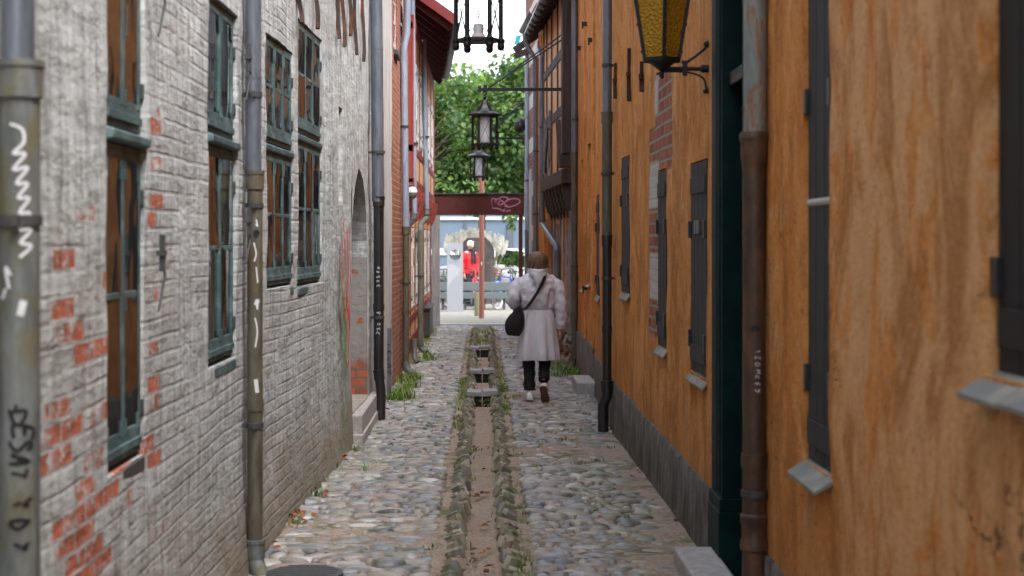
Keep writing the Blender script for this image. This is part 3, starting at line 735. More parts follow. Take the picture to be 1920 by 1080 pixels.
def left_window(root, y0, y1, z0, z1, ncase, pane='pane', rec=.05, nm=1, bars=True, boarded=None, Xf=None, side=-1, mat=None, sill=True, stay=True):
    """one storey-light: outer frame, casements hung in pairs, muntins, old glass"""
    Xf = Xf or LX; mat = mat or M['teal_frame']
    xs = lambda y, o=0: Xf(y) + side * (rec - o)          # o > 0: towards the alley
    fr = MB(); t = .024
    def vbar(mb, y, za, zb, w, o0, o1):
        mb.box(*sorted((xs(y, o0), xs(y, o1))), y - w / 2, y + w / 2, za, zb)
    def hbar(mb, ya, yb, z, h, o0, o1):
        pts = [(xs(ya, o0), ya, z - h / 2), (xs(ya, o1), ya, z - h / 2), (xs(ya, o1), ya, z + h / 2), (xs(ya, o0), ya, z + h / 2)]
        pts2 = [(xs(yb, o0), yb, z - h / 2), (xs(yb, o1), yb, z - h / 2), (xs(yb, o1), yb, z + h / 2), (xs(yb, o0), yb, z + h / 2)]
        mb.rings([[Vector(q) for q in pts], [Vector(q) for q in pts2]])
    vbar(fr, y0 + t / 2, z0, z1, t, -.05, .004); vbar(fr, y1 - t / 2, z0, z1, t, -.05, .004)
    hbar(fr, y0 + t, y1 - t, z0 + t / 2, t, -.05, .004); hbar(fr, y0 + t, y1 - t, z1 - t / 2, t, -.05, .004)
    W = fr.build('window', mat, root, bevel=.004)
    cw = (y1 - y0 - 2 * t) / ncase
    for k in range(ncase):
        a, b = y0 + t + k * cw + .003, y0 + t + (k + 1) * cw - .003; s = .026; lo = .08
        c = MB()
        vbar(c, a + s / 2, z0 + t, z1 - t, s, -.03, .006); vbar(c, b - s / 2, z0 + t, z1 - t, s, -.03, .006)
        hbar(c, a + s, b - s, z0 + t + lo / 2, lo, -.03, .006); hbar(c, a + s, b - s, z1 - t - s / 2, s, -.03, .006)
        for m in range(nm):
            z = lerp(z0 + t + lo, z1 - t - s, (m + 1) / (nm + 1)); hbar(c, a + s, b - s, z, .022, -.012, .004)
        # weather bar / corner irons
        hbar(c, a, b, z0 + t + .018, .03, .006, .016)
        for yy in (a + .03, b - .03): c.box(*sorted((xs(yy, .005), xs(yy, .009))), yy - .018, yy + .018, z0 + t + .06, z0 + t + .12); c.box(*sorted((xs(yy, .005), xs(yy, .009))), yy - .018, yy + .018, z1 - t - .10, z1 - t - .03)
        co = c.build('casement', mat, W, bevel=.003)
        g = MB()
        nzr = nm + 1
        ph = random.uniform(-.01, .01)
        for m in range(nzr):
            za = lerp(z0 + t + lo, z1 - t - s, m / nzr); zb = lerp(z0 + t + lo, z1 - t - s, (m + 1) / nzr)
            q = random.uniform(-.006, .006); r_ = random.uniform(-.004, .004)
            g.add([(xs(a, q), a + s, za), (xs(b, -q + r_), b - s, za), (xs(b, -q - r_), b - s, zb), (xs(a, q - r_), a + s, zb)], [(0, 1, 2, 3)])
        g.build('pane', M[pane], W, recalc=False)
    # hinges that stand clear of the frame
    h = MB()
    for yy, s_ in ((y0, -1), (y1, 1)):
        for z in (z0 + .16, z1 - .18): h.box(*sorted((xs(yy, .002), xs(yy, .016))), yy - .012, yy + .012, z - .03, z + .03)
    h.build('hinge', M['dark_iron'], W, bevel=.003, split=True)
    # dark room behind
    if stay:
        s = MB(); z = z0 + (z1 - z0) * .62; y = y1 + .01
        s.tube([(xs(y, .07), y - .005, z - .18), (xs(y, .085), y + .045, z - .05), (xs(y, .08), y + .03, z + .07)], .005, 6); s.box(*sorted((xs(y, .06), xs(y, .095))), y, y + .035, z + .03, z + .05)
        s.box(*sorted((xs(y, .07), xs(y, .09))), y + .01, y + .03, z - .03, z + .11)
        s.build('window_stay', M['dark_iron'], W)
    return W

def backing(root, Xf, side, ops, d=.35):
    mb = MB()
    for o in ops:
        y0, y1, z0, z1 = o
        mb.add([(Xf(y0) + side * d, y0 - .3, z0 - .3), (Xf(y1) + side * d, y1 + .3, z0 - .3), (Xf(y1) + side * d, y1 + .3, z1 + .3), (Xf(y0) + side * d, y0 - .3, z1 + .3)], [(0, 1, 2, 3)])
    return mb.build('dark_interior', M['black_board'], root, recalc=False)

def shutter_window(root, y0, y1, z0, z1, rec=.06, proj=.032, mat='shutter', latch=False, bar=None, handle=False, thick_sill=.03, silltilt=.045):
    side = 1; xs = lambda y, o=0: RX(y) + side * (rec - o)
    mb = MB(); nb = max(2, round((y1 - y0) / .16)); g = .006
    for k in range(nb):
        a = y0 + .01 + (y1 - y0 - .02) * k / nb; b = y0 + .01 + (y1 - y0 - .02) * (k + 1) / nb - g
        mb.rings([[Vector((xs(a, -.02), a, z)), Vector((xs(a, .012), a, z)), Vector((xs(b, .012), b, z)), Vector((xs(b, -.02), b, z))] for z in (z0 + .01, z1 - .01)])
    S = mb.build('shutter', M[mat], root, bevel=.004)
    m2 = MB()
    for z in (z1 - .14, z0 + .12):
        a, b = y0 + .03, y1 - .03
        m2.rings([[Vector((xs(y, .012), y, z - .05)), Vector((xs(y, .02), y, z - .05)), Vector((xs(y, .02), y, z + .05)), Vector((xs(y, .012), y, z + .05))] for y in (a, b)])
    m2.build('ledge', M[mat], S, bevel=.003, split=True)
    m3 = MB()
    for yy in (y0 + .02, y1 - .02):
        for z in (lerp(z0, z1, .16), lerp(z0, z1, .68)):
            m3.box(*sorted((xs(yy, .010), xs(yy, .030))), yy - .022, yy + .022, z - .05, z + .05)
    m3.build('hinge', M['black_pipe'], S, bevel=.004, split=True)
    if latch:
        l = MB(); ym = (y0 + y1) / 2
        for q in (-.05, .06):
            z = lerp(z0, z1, .69); l.box(*sorted((xs(ym, .012), xs(ym, .026))), ym + q - .03, ym + q + .03, z - .04, z + .04)
        l.build('latch', M['zinc'], S, bevel=.004, split=True)
    # sill of slate, tipped outwards
    s = MB(); n = max(1, round((y1 - y0) / .32))
    for k in range(n):
        a = y0 - .03 + (y1 - y0 + .06) * k / n; b = y0 - .03 + (y1 - y0 + .06) * (k + 1) / n - .004
        j = random.uniform(-.004, .004)
        s.rings([[Vector((RX(y) + side * (rec - .0), y, z0 + .015 + j)), Vector((RX(y) - side * proj, y, z0 - silltilt + j)), Vector((RX(y) - side * proj, y, z0 - silltilt - thick_sill * .5 + j)), Vector((RX(y) + side * (rec), y, z0 - .01 + j))] for y in (a, b)])
    s.build('sill', M['slate'], S, bevel=.004)
    return S

# ---- LEFT whitewashed house
WINS_L = [(LY(198), LY(272), .94, 2.12, 3.05, 2), (LY(390), LY(443), 1.15, 2.23, 2.90, 2), (LY(499), LY(551), 1.46, 2.30, 2.96, 3), (LY(560), LY(604), 1.44, 2.44, 3.22, 3)]
def left_house():
    ops = []
    for (a, b, z0, zm, z1, nc) in WINS_L: ops.append(dict(y0=a, y1=b, z0=z0, z1=z1, d=.14))
    ops.append(dict(y0=-3.2, y1=-2.4, z0=1.0, z1=3.0, d=.14)); ops.append(dict(y0=1.2, y1=2.0, z0=1.0, z1=3.0, d=.14))
    nichey = (LY(657.5), 15.35)
    ops.append(dict(y0=nichey[0], y1=nichey[1], z0=.27, z1=2.40, d=.26, arch=.85))
    ops.append(dict(y0=12.80, y1=13.06, z0=2.06, z1=2.82, d=.12))
    root = house('townhouse', 'whitewashed crumbling brick house with grey-green casement windows and an arched niche', 'house', LX, -1, -8, 17.2, 6.2, M['whitewash'], ops, 'tile', amp=.016, seed=2, step=.12, batter=.12)
    for (a, b, z0, zm, z1, nc) in WINS_L:
        nc2 = nc
        left_window(root, a + .012, b - .012, z0 + .02, zm - .03, nc2, rec=.018, nm=1, stay=(nc == 2))
        w = left_window(root, a + .012, b - .012, zm + .03, z1 - .01, nc2, rec=.018, nm=(0 if nc == 2 else 1), stay=(nc == 2))
        t = MB()
        t.rings([[Vector((LX(y) - .04, y, zm - .03)), Vector((LX(y) + .02 * (nc == 2) + .004, y, zm - .022)), Vector((LX(y) + .02 * (nc == 2) + .006, y, zm + .012)), Vector((LX(y) - .04, y, zm + .03))] for y in (a + .005, b - .005)])
        t.build('transom', M['teal_frame'], root, bevel=.006)
        s = MB()
        s.rings([[Vector((LX(y) - .05, y, z0 - .05)), Vector((LX(y) + .0, y, z0 - .06)), Vector((LX(y) + .0, y, z0 - .01)), Vector((LX(y) - .05, y, z0 + .018))] for y in (a - .005, b + .005)])
        s.build('sill', M['teal_frame'] if a > 6 else M['dark_iron'], root, bevel=.006)
    for (a, b) in ((-3.2, -2.4), (1.2, 2.0)):
        left_window(root, a + .012, b - .012, 1.02, 2.98, 2, rec=.018, nm=2)
    backing(root, LX, -1, [(a, b, z0, z1) for (a, b, z0, zm, z1, nc) in WINS_L] + [(-3.2, -2.4, 1, 3), (1.2, 2, 1, 3)], .30)
    mb = MB(); mb.add([(LX(13) - .11, y, z) for z in (2.0, 2.9) for y in (12.7, 13.2)], [(0, 1, 3, 2)]); mb.build('slot_dark_sheet', M['plinth'], root, recalc=False)  # dark sheet added so the open slot looks unlit
    # niche back and lower bare bricks
    a, b = nichey
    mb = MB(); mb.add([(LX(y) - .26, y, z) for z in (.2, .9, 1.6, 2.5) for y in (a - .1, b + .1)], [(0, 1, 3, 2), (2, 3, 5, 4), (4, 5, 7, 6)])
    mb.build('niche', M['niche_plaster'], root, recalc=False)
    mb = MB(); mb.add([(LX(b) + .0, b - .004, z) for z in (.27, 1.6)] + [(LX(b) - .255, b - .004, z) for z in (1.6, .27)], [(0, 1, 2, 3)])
    mb.add([(LX(b) + .0, b - .004, z) for z in (1.6, 1.98)] + [(LX(b) - .255, b - .004, z) for z in (1.98, 1.6)], [(0, 1, 2, 3)])
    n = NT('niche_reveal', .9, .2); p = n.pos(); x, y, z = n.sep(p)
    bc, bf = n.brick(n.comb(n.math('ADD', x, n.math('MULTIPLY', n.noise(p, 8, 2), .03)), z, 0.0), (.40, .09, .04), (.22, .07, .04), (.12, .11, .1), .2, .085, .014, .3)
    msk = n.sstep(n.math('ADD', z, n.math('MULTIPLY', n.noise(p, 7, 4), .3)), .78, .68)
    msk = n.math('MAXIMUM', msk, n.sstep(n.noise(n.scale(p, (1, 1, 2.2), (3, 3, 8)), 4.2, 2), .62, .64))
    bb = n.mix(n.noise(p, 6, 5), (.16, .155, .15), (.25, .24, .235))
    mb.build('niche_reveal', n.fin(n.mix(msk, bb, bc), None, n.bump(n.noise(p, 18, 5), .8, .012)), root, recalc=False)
    mb = MB(); mb.box(LX(15) - .24, LX(15) + .085, 13.62, 15.75, -.15, .26)
    mb.box(LX(15) - .2, LX(15) + .10, 13.55, 15.82, -.15, .10)
    mb.build('niche_step', M['granite'], root, bevel=.012)
    # wall anchors and hanging iron straps
    def strap(px, py0, py1, w=.035, kink=.02):
        y = LY(px); za, zb = ZZ(py0, y), ZZ(py1, y); k = 9; m = MB(); rr = []
        for i in range(k + 1):
            t = i / k; z = lerp(za, zb, t); ww = w * (.55 + .45 * math.sin(3 + 7 * t + px)) * (1 - .45 * t) + .008
            o = .022 + .012 * math.sin(5 * t + px); yy = y + kink * math.sin(2.3 * t + px * .7)
            rr.append([Vector((LX(yy) + o - .014, yy - ww, z)), Vector((LX(yy) + o + .016, yy - ww * .7, z)), Vector((LX(yy) + o + .016, yy + ww * .7, z)), Vector((LX(yy) + o - .014, yy + ww, z))])
        m.rings(rr); m.build('wall_anchor', M['iron'], root, smooth=50, bevel=.003)
    for q in ((630, -70, 73), (638, -60, 88), (651, -80, 68), (662, -60, 103), (676, -50, 116)): strap(*q)
    strap(556, -40, 42); strap(588, -60, 55)
    # spray paint on the wall
    f = lambda u, v: Vector((LX(u) + .024, u, v))
    def spray(name, mat, strokes, w):
        m = MB()
        for st in strokes: m.ribbon(f, [(LY(px), ZZ(py, LY(px))) for px, py in st], w, 5)
        m.build(name, M[mat], root, recalc=False)
    spray('red_graffiti', 'spray_red', [[(638, 415), (641, 470), (638, 520)], [(645, 430), (648, 500), (644, 560), (649, 600)], [(650, 425), (651, 520), (649, 640)], [(636, 450), (637, 560), (640, 610)], [(641, 600), (646, 560), (651, 620)], [(646, 620), (649, 670), (645, 690)]], .045)
    spray('green_graffiti', 'spray_green', [[(634, 490), (636, 580), (640, 640)], [(638, 560), (641, 650), (638, 700)], [(643, 600), (641, 690), (642, 760)], [(636, 620), (634, 660)], [(641, 760), (639, 800), (641, 838)]], .04)
    spray('yellow_graffiti', 'spray_yellow', [[(642, 520), (643, 590), (642, 640)], [(647, 600), (645, 650), (648, 680)]], .035)
    spray('white_graffiti', 'spray_white', [[(630, 792), (628, 803), (631, 806), (629, 816), (631, 820), (629, 830), (631, 836)], [(629, 795), (631, 800)], [(628, 812), (631, 812)]], .02)
    spray('black_graffiti', 'spray_black', [[(632, 540), (633, 590), (631, 615)], [(634, 560), (635, 600)]], .02)
    return root

def plaster_house():
    root = house('narrow_house', 'narrow pale plastered bay squeezed between the whitewashed wall and the red brick house', 'house', LX, -1, 17.2, 18.8, 6.0, M['pale_plaster'], [], amp=.01, seed=5)
    return root
def brick_house():
    y0, y1 = LY(735), LY(745)
    op = dict(y0=19.1, y1=19.75, z0=ZZ(93, 19.1), z1=5.2, d=.12)
    op2 = dict(y0=20.6, y1=21.4, z0=3.9, z1=5.2, d=.12)
    root = house('brick_house', 'red brick house with a small white window high above the drainpipe', 'house', LX, -1, 18.8, 22.3, 6.0, M['red_brick'], [op, op2], amp=.008, seed=8)
    for o in (op, op2):
        left_window(root, o['y0'] + .01, o['y1'] - .01, o['z0'] + .02, o['z1'] - .02, 1, rec=.02, nm=3, mat=M['white_frame'], stay=False)
        s = MB(); s.box(LX(19.4) - .05, LX(19.4) + .05, o['y0'] - .04, o['y1'] + .04, o['z0'] - .06, o['z0'] - .0); s.build('sill', M['dark_iron'], root, bevel=.005)
    backing(root, LX, -1, [(o['y0'], o['y1'], o['z0'], o['z1']) for o in (op, op2)], .25)
    return root

def timber_house_left():
    y0, y1 = 22.3, 32.2; E = 4.95
    Lw = lambda y: LX(y)
    ops = []; posts = []
    y = 22.75; k = 0
    wins = [(23.2, 24.1), (24.9, 25.8), (26.7, 27.6), (28.6, 29.5), (30.3, 31.2)]
    for a, b in wins:
        ops += [dict(y0=a, y1=b, z0=.72, z1=1.95, d=.1), dict(y0=a, y1=b, z0=3.15, z1=4.35, d=.1)]
    root = house('timber_framed_house', 'red timber framed house with orange and white panels and an overhanging red eave', 'house', Lw, -1, y0, y1, E, M['orange_infill'], ops, 'tile', over=.30, amp=.006, seed=4, roofon=False)
    t = MB(); up = MB()
    for y in (22.4, 22.95, 24.5, 26.25, 28.1, 29.9, 31.7, 32.1):
        t.box(Lw(y) - .05, Lw(y) + .010, y - .08, y + .08, .3, 2.25); t.box(Lw(y) - .05, Lw(y) + .077, y - .08, y + .08, 2.55, 4.8)
    for z0, z1, o in ((.18, .36, .02), (2.18, 2.34, .02), (2.42, 2.62, .088), (4.7, 4.9, .082), (2.98, 3.09, .080), (.56, .66, .014)):
        t.rings([[Vector((Lw(y) - .05, y, z0)), Vector((Lw(y) + o, y, z0)), Vector((Lw(y) + o, y, z1)), Vector((Lw(y) - .05, y, z1))] for y in (y0 + .02, y1 - .02)])
    t.build('timber', M['red_wood'], root, bevel=.01, split=True)
    # jetty corbels
    c = MB()
    for y in (23.0, 24.5, 26.25, 28.1, 29.9, 31.7):
        c.prism([Vector((Lw(y) - .02, y - .06, 2.0)), Vector((Lw(y) + .05, y - .06, 2.05)), Vector((Lw(y) + .15, y - .06, 2.3)), Vector((Lw(y) + .15, y - .06, 2.46)), Vector((Lw(y) - .02, y - .06, 2.46))], (0, .12, 0))
    c.build('corbel', M['red_wood'], root, bevel=.012, split=True)
    # upper storey panels standing proud (jettied by 7 cm): white
    p = MB()
    segs = [(23.0, 23.2), (24.1, 24.5), (24.5, 24.9), (25.8, 26.25), (26.25, 26.7), (27.6, 28.1), (28.1, 28.6), (29.5, 29.9), (29.9, 30.3), (31.2, 31.7)]
    for a, b in segs:
        p.rings([[Vector((Lw(y) - .03, y, 3.1)), Vector((Lw(y) + .07, y, 3.1)), Vector((Lw(y) + .07, y, 4.36)), Vector((Lw(y) - .03, y, 4.36))] for y in (a, b)])
    p.build('white_panel', M['white_infill'], root, split=True)
    p = MB()
    p.rings([[Vector((Lw(y) - .03, y, 2.6)), Vector((Lw(y) + .068, y, 2.6)), Vector((Lw(y) + .068, y, 2.98)), Vector((Lw(y) - .03, y, 2.98))] for y in (22.35, 32.1)])
    p.rings([[Vector((Lw(y) - .03, y, 4.36)), Vector((Lw(y) + .068, y, 4.36)), Vector((Lw(y) + .068, y, 4.7)), Vector((Lw(y) - .03, y, 4.7))] for y in (22.35, 32.1)])
    p.build('orange_panel', M['orange_infill'], root, split=True)
    for a, b in wins:
        left_window(root, a + .01, b - .01, .74, 1.93, 2, 'curtained_pane', rec=-.004, nm=3, mat=M['white_frame'], stay=False, Xf=Lw)
        left_window(root, a + .01, b - .01, 3.17, 4.33, 2, 'curtained_pane', rec=-.066, nm=3, mat=M['white_frame'], stay=False, Xf=Lw)
    backing(root, Lw, -1, [(a, b, .75, 1.95) for a, b in wins] + [(a, b, 3.2, 4.3) for a, b in wins], .2)
    # overhanging roof with red verge board
    en, ef = Vector((-.42, 23.0, 4.93)), Vector((-.78, 31.9, 5.0))
    pn = Vector((-1, 0, .72)); L = 3.2
    a, b = en, ef; c_, d_ = ef + pn * L, en + pn * L
    r = MB(); r.prism([a, b, c_, d_], (0, 0, .05)); r.build('roof', M['tile'], root)
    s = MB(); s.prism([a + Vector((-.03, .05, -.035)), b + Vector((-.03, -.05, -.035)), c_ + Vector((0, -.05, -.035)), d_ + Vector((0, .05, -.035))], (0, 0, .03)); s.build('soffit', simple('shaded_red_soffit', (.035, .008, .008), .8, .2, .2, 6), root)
    v = MB(); v.prism([a + Vector((.02, -.03, -.10)), d_ + Vector((0, -.03, -.10)), d_ + Vector((0, -.03, .07)), a + Vector((.02, -.03, .07))], (0, .06, 0)); v.build('verge_board', simple('bright_red_verge_paint', (.12, .012, .014), .5, .4, .2, 6), root, bevel=.006)
    rf = MB()
    for i in range(12):
        t_ = i / 11; q = a.lerp(b, t_) + Vector((0, .1 if i == 0 else (-.1 if i == 11 else 0), -.09)); rf.bar(q + Vector((-.04, 0, -.03)), q + pn * 1.3, .08, .1)
    rf.build('rafter', simple('old_red_rafter', (.05, .010, .010), .8, .2, .2, 6), root, split=True)
    g = MB(); gg = []
    for y, base in ((0, a), (1, b)):
        gg.append([base + Vector((.05 + .06 * math.cos(q), 0, .0 + .06 * math.sin(q))) for q in [math.pi + math.pi * k / 8 for k in range(9)]])
    g.rings(gg, closed=False); o = g.build('gutter', M['zinc'], root, smooth=50); o.modifiers.new('s', 'SOLIDIFY').thickness = .006
    w = MB(); w.box(-5, -1.02, 22.36, 22.44, 2, 4.9)
    return root

# ---- RIGHT houses
SH = [(RY(1920) - .55, RY(1843), ZZ(700, 4.05), 2.95), (RY(1556), RY(1506), ZZ(885, 5.95), 2.95), (RY(1326), RY(1295), ZZ(712, 9.0), ZZ(303, 9.4)), (RY(1250), RY(1233.5), ZZ(655, 10.9), ZZ(318, 11.1)), (RY(1180), RY(1165.5), ZZ(552, 13.4), ZZ(293, 13.6)),
      (RY(1124), RY(1118.5), ZZ(556, 17.6), ZZ(365, 17.7))]
DOOR = (7.66, 8.72)
def right_house():
    ops = [dict(y0=a, y1=b, z0=z0, z1=z1, d=.13) for a, b, z0, z1 in SH]
    ops.append(dict(y0=DOOR[0], y1=DOOR[1] - .2, z0=-.15, z1=3.25, d=.2))
    ops.append(dict(y0=.6, y1=1.7, z0=1.1, z1=3.0, d=.13)); ops.append(dict(y0=-4.0, y1=-3.0, z0=1.1, z1=3.0, d=.13))
    root = house('ochre_house', 'long ochre plastered house with charcoal shutters and a black plinth along the alley', 'house', RX, 1, -8, 18.4, 6.0, M['ochre'], ops, 'tile', amp=.012, seed=11, step=.12)
    for i, (a, b, z0, z1) in enumerate(SH):
        shutter_window(root, a + .005, b - .005, z0, z1, proj=(.06 if i < 2 else .03), rec=(.045 if i == 0 else .028 if i == 1 else .010), mat='black_board' if i == 0 else 'shutter', latch=(i == 2))
    for a, b in ((.6, 1.7), (-4.0, -3.0)): shutter_window(root, a + .005, b - .005, 1.1, 3.0, rec=.1)
    a, b, z0, z1 = SH[1]
    m = MB(); z = ZZ(378, (a + b) / 2); m.tube([(RX(a) + .03, a + .01, z), (RX(b) + .03, b - .01, z)], .02, 10)
    m.build('shutter_bar', simple('bare_grey_bar', (.42, .40, .39), .5, .4, .15, 9), root, smooth=50)
    # plinth with gently varying top
    m = MB(); ys = [ -8 + .3 * i for i in range(53)] ; segs = [(-8, DOOR[0] - .02), (DOOR[1] + .01, 18.4)]
    for a, b in segs:
        n = max(2, int((b - a) / .2)); rr = []
        for i in range(n + 1):
            y = lerp(a, b, i / n); zt = interp([(-8, .36), (5, .34), (9, .38), (14.5, .45), (18.4, .44)], y) + .012 * nz(y, 3, 1, 2.5)
            o = .022 + .008 * nz(y, 1, 5, 3)
            rr.append([Vector((RX(y) + .05, y, -.2)), Vector((RX(y) - o - .012, y, -.2)), Vector((RX(y) - o, y, zt * .5)), Vector((RX(y) - o + .002, y, zt - .015)), Vector((RX(y) - o + .014, y, zt)), Vector((RX(y) + .05, y, zt))])
        m.rings(rr)
    m.build('plinth', M['plinth'], root, smooth=50)
    # door casing in dark green
    y0, y1 = DOOR; xr = RX(8.3)
    d = MB(); d.box(xr + .10, xr + .15, y0 + .02, y1 - .22, .16, 2.55)
    D = d.build('door', M['door_black'], root, bevel=.004)
    d = MB()
    for zz0, zz1 in ((.3, 1.0), (1.15, 1.8), (1.95, 2.45)):
        for ya, yb in ((y0 + .1, y0 + .42), (y0 + .50, y0 + .82)):
            d.box(xr + .088, xr + .102, ya, yb, zz0, zz1)
    d.build('door_panel', M['door_black'], D, bevel=.006, split=True)
    d = MB(); d.ball((xr + .06, y0 + .1, 1.15), .03); d.tube([(xr + .06, y0 + .1, 1.15), (xr + .1, y0 + .1, 1.15)], .012)
    d.build('door_handle', M['zinc'], D, smooth=50)
    d = MB(); d.box(xr + .09, xr + .13, y0 + .02, y1 - .22, 2.60, 3.2); d.box(xr + .02, xr + .16, y0 + .02, y1 - .22, 2.55, 2.62)
    d.build('door_transom', M['door_black'], root, bevel=.006)
    for k, (ya, yb) in enumerate(((y1 - .38, y1), )):
        d = MB(); d.box(xr - .012, xr + .12, ya, yb, -.1, 3.45)
        for q in (.05, .11, .165): d.box(xr - .020, xr - .01, ya + q, ya + q + .03, .42, 3.3)
        d.box(xr - .032, xr + .13, ya - .02, yb + .015, -.1, .33); d.box(xr - .026, xr + .13, ya - .014, yb + .01, .33, .40)
        d.build('door_pilaster', M['door_green'], root, bevel=.006)
    d = MB(); d.box(xr - .012, xr + .12, y0 - .06, y0 + .03, -.1, 3.45); d.build('door_pilaster', M['door_green'], root, bevel=.006)
    d = MB(); d.box(xr - .07, xr + .12, y0 - .08, y1 + .02, 3.45, 3.7); d.box(xr - .13, xr + .12, y0 - .12, y1 + .06, 3.7, 3.8); d.build('door_cornice', M['door_green'], root, bevel=.01)
    # iron anchors
    for px, a, b in ((1157, 118, 185), (1183, 90, 190), (1207, 115, 172)):
        y = RY(px); m = MB(); za, zb = ZZ(a, y), ZZ(b, y)
        m.bar((RX(y) - .012, y, za), (RX(y) - .012, y + .02, (za + zb) / 2), .022, .035, up=(1, 0, 0)); m.bar((RX(y) - .012, y + .02, (za + zb) / 2), (RX(y) - .012, y - .01, zb), .022, .045, up=(1, 0, 0))
        m.bar((RX(y) - .03, y - .04, (za + zb) / 2), (RX(y) - .0, y + .05, (za + zb) / 2), .03, .04)
        m.build('wall_anchor', M['iron'], root, bevel=.004)
    m = MB()
    for px, py in ((1101, 540), (1112, 75), (1089, 90), (1100, 45)):
        y = RY(px); z = ZZ(py, y); m.bar((RX(y) + .01, y, z), (RX(y) - .05, y, z), .03, .05); m.bar((RX(y) - .05, y, z + .03), (RX(y) - .05, y, z - .06), .015, .02)
    m.build('wall_hook', M['iron'], root, split=True)
    return root

def right_house_far():
    ops = [dict(y0=RY(1107), y1=RY(1101.5), z0=ZZ(530, 19.3), z1=ZZ(270, 19.4), d=.1), dict(y0=RY(1094), y1=RY(1090), z0=ZZ(540, 20.5), z1=ZZ(300, 20.6), d=.1)]
    root = house('ochre_house', 'short ochre plastered house behind the stone step, with narrow recessed openings', 'house', RX, 1, 18.4, 21.7, 5.9, M['ochre_far'], ops, 'tile', amp=.01, seed=21)
    for o in ops: shutter_window(root, o['y0'] + .005, o['y1'] - .005, o['z0'], o['z1'], rec=.06)
    m = MB(); rr = []
    for i in range(14):
        y = lerp(18.41, 21.7, i / 13); zt = lerp(.50, .56, i / 13) + .01 * nz(y, 8, 1, 2)
        rr.append([Vector((RX(y) + .05, y, -.2)), Vector((RX(y) - .035, y, -.2)), Vector((RX(y) - .028, y, zt - .02)), Vector((RX(y) - .012, y, zt)), Vector((RX(y) + .05, y, zt))])
    m.rings(rr); m.build('plinth', M['plinth'], root, smooth=50)
    m = MB()
    for y in (18.45, 19.95): m.box(RX(y) - .022, RX(y) + .05, y - .06, y + .06, .5, 5.7)
    m.build('pilaster_strip', M['ochre_far'], root, bevel=.01, split=True)
    return root

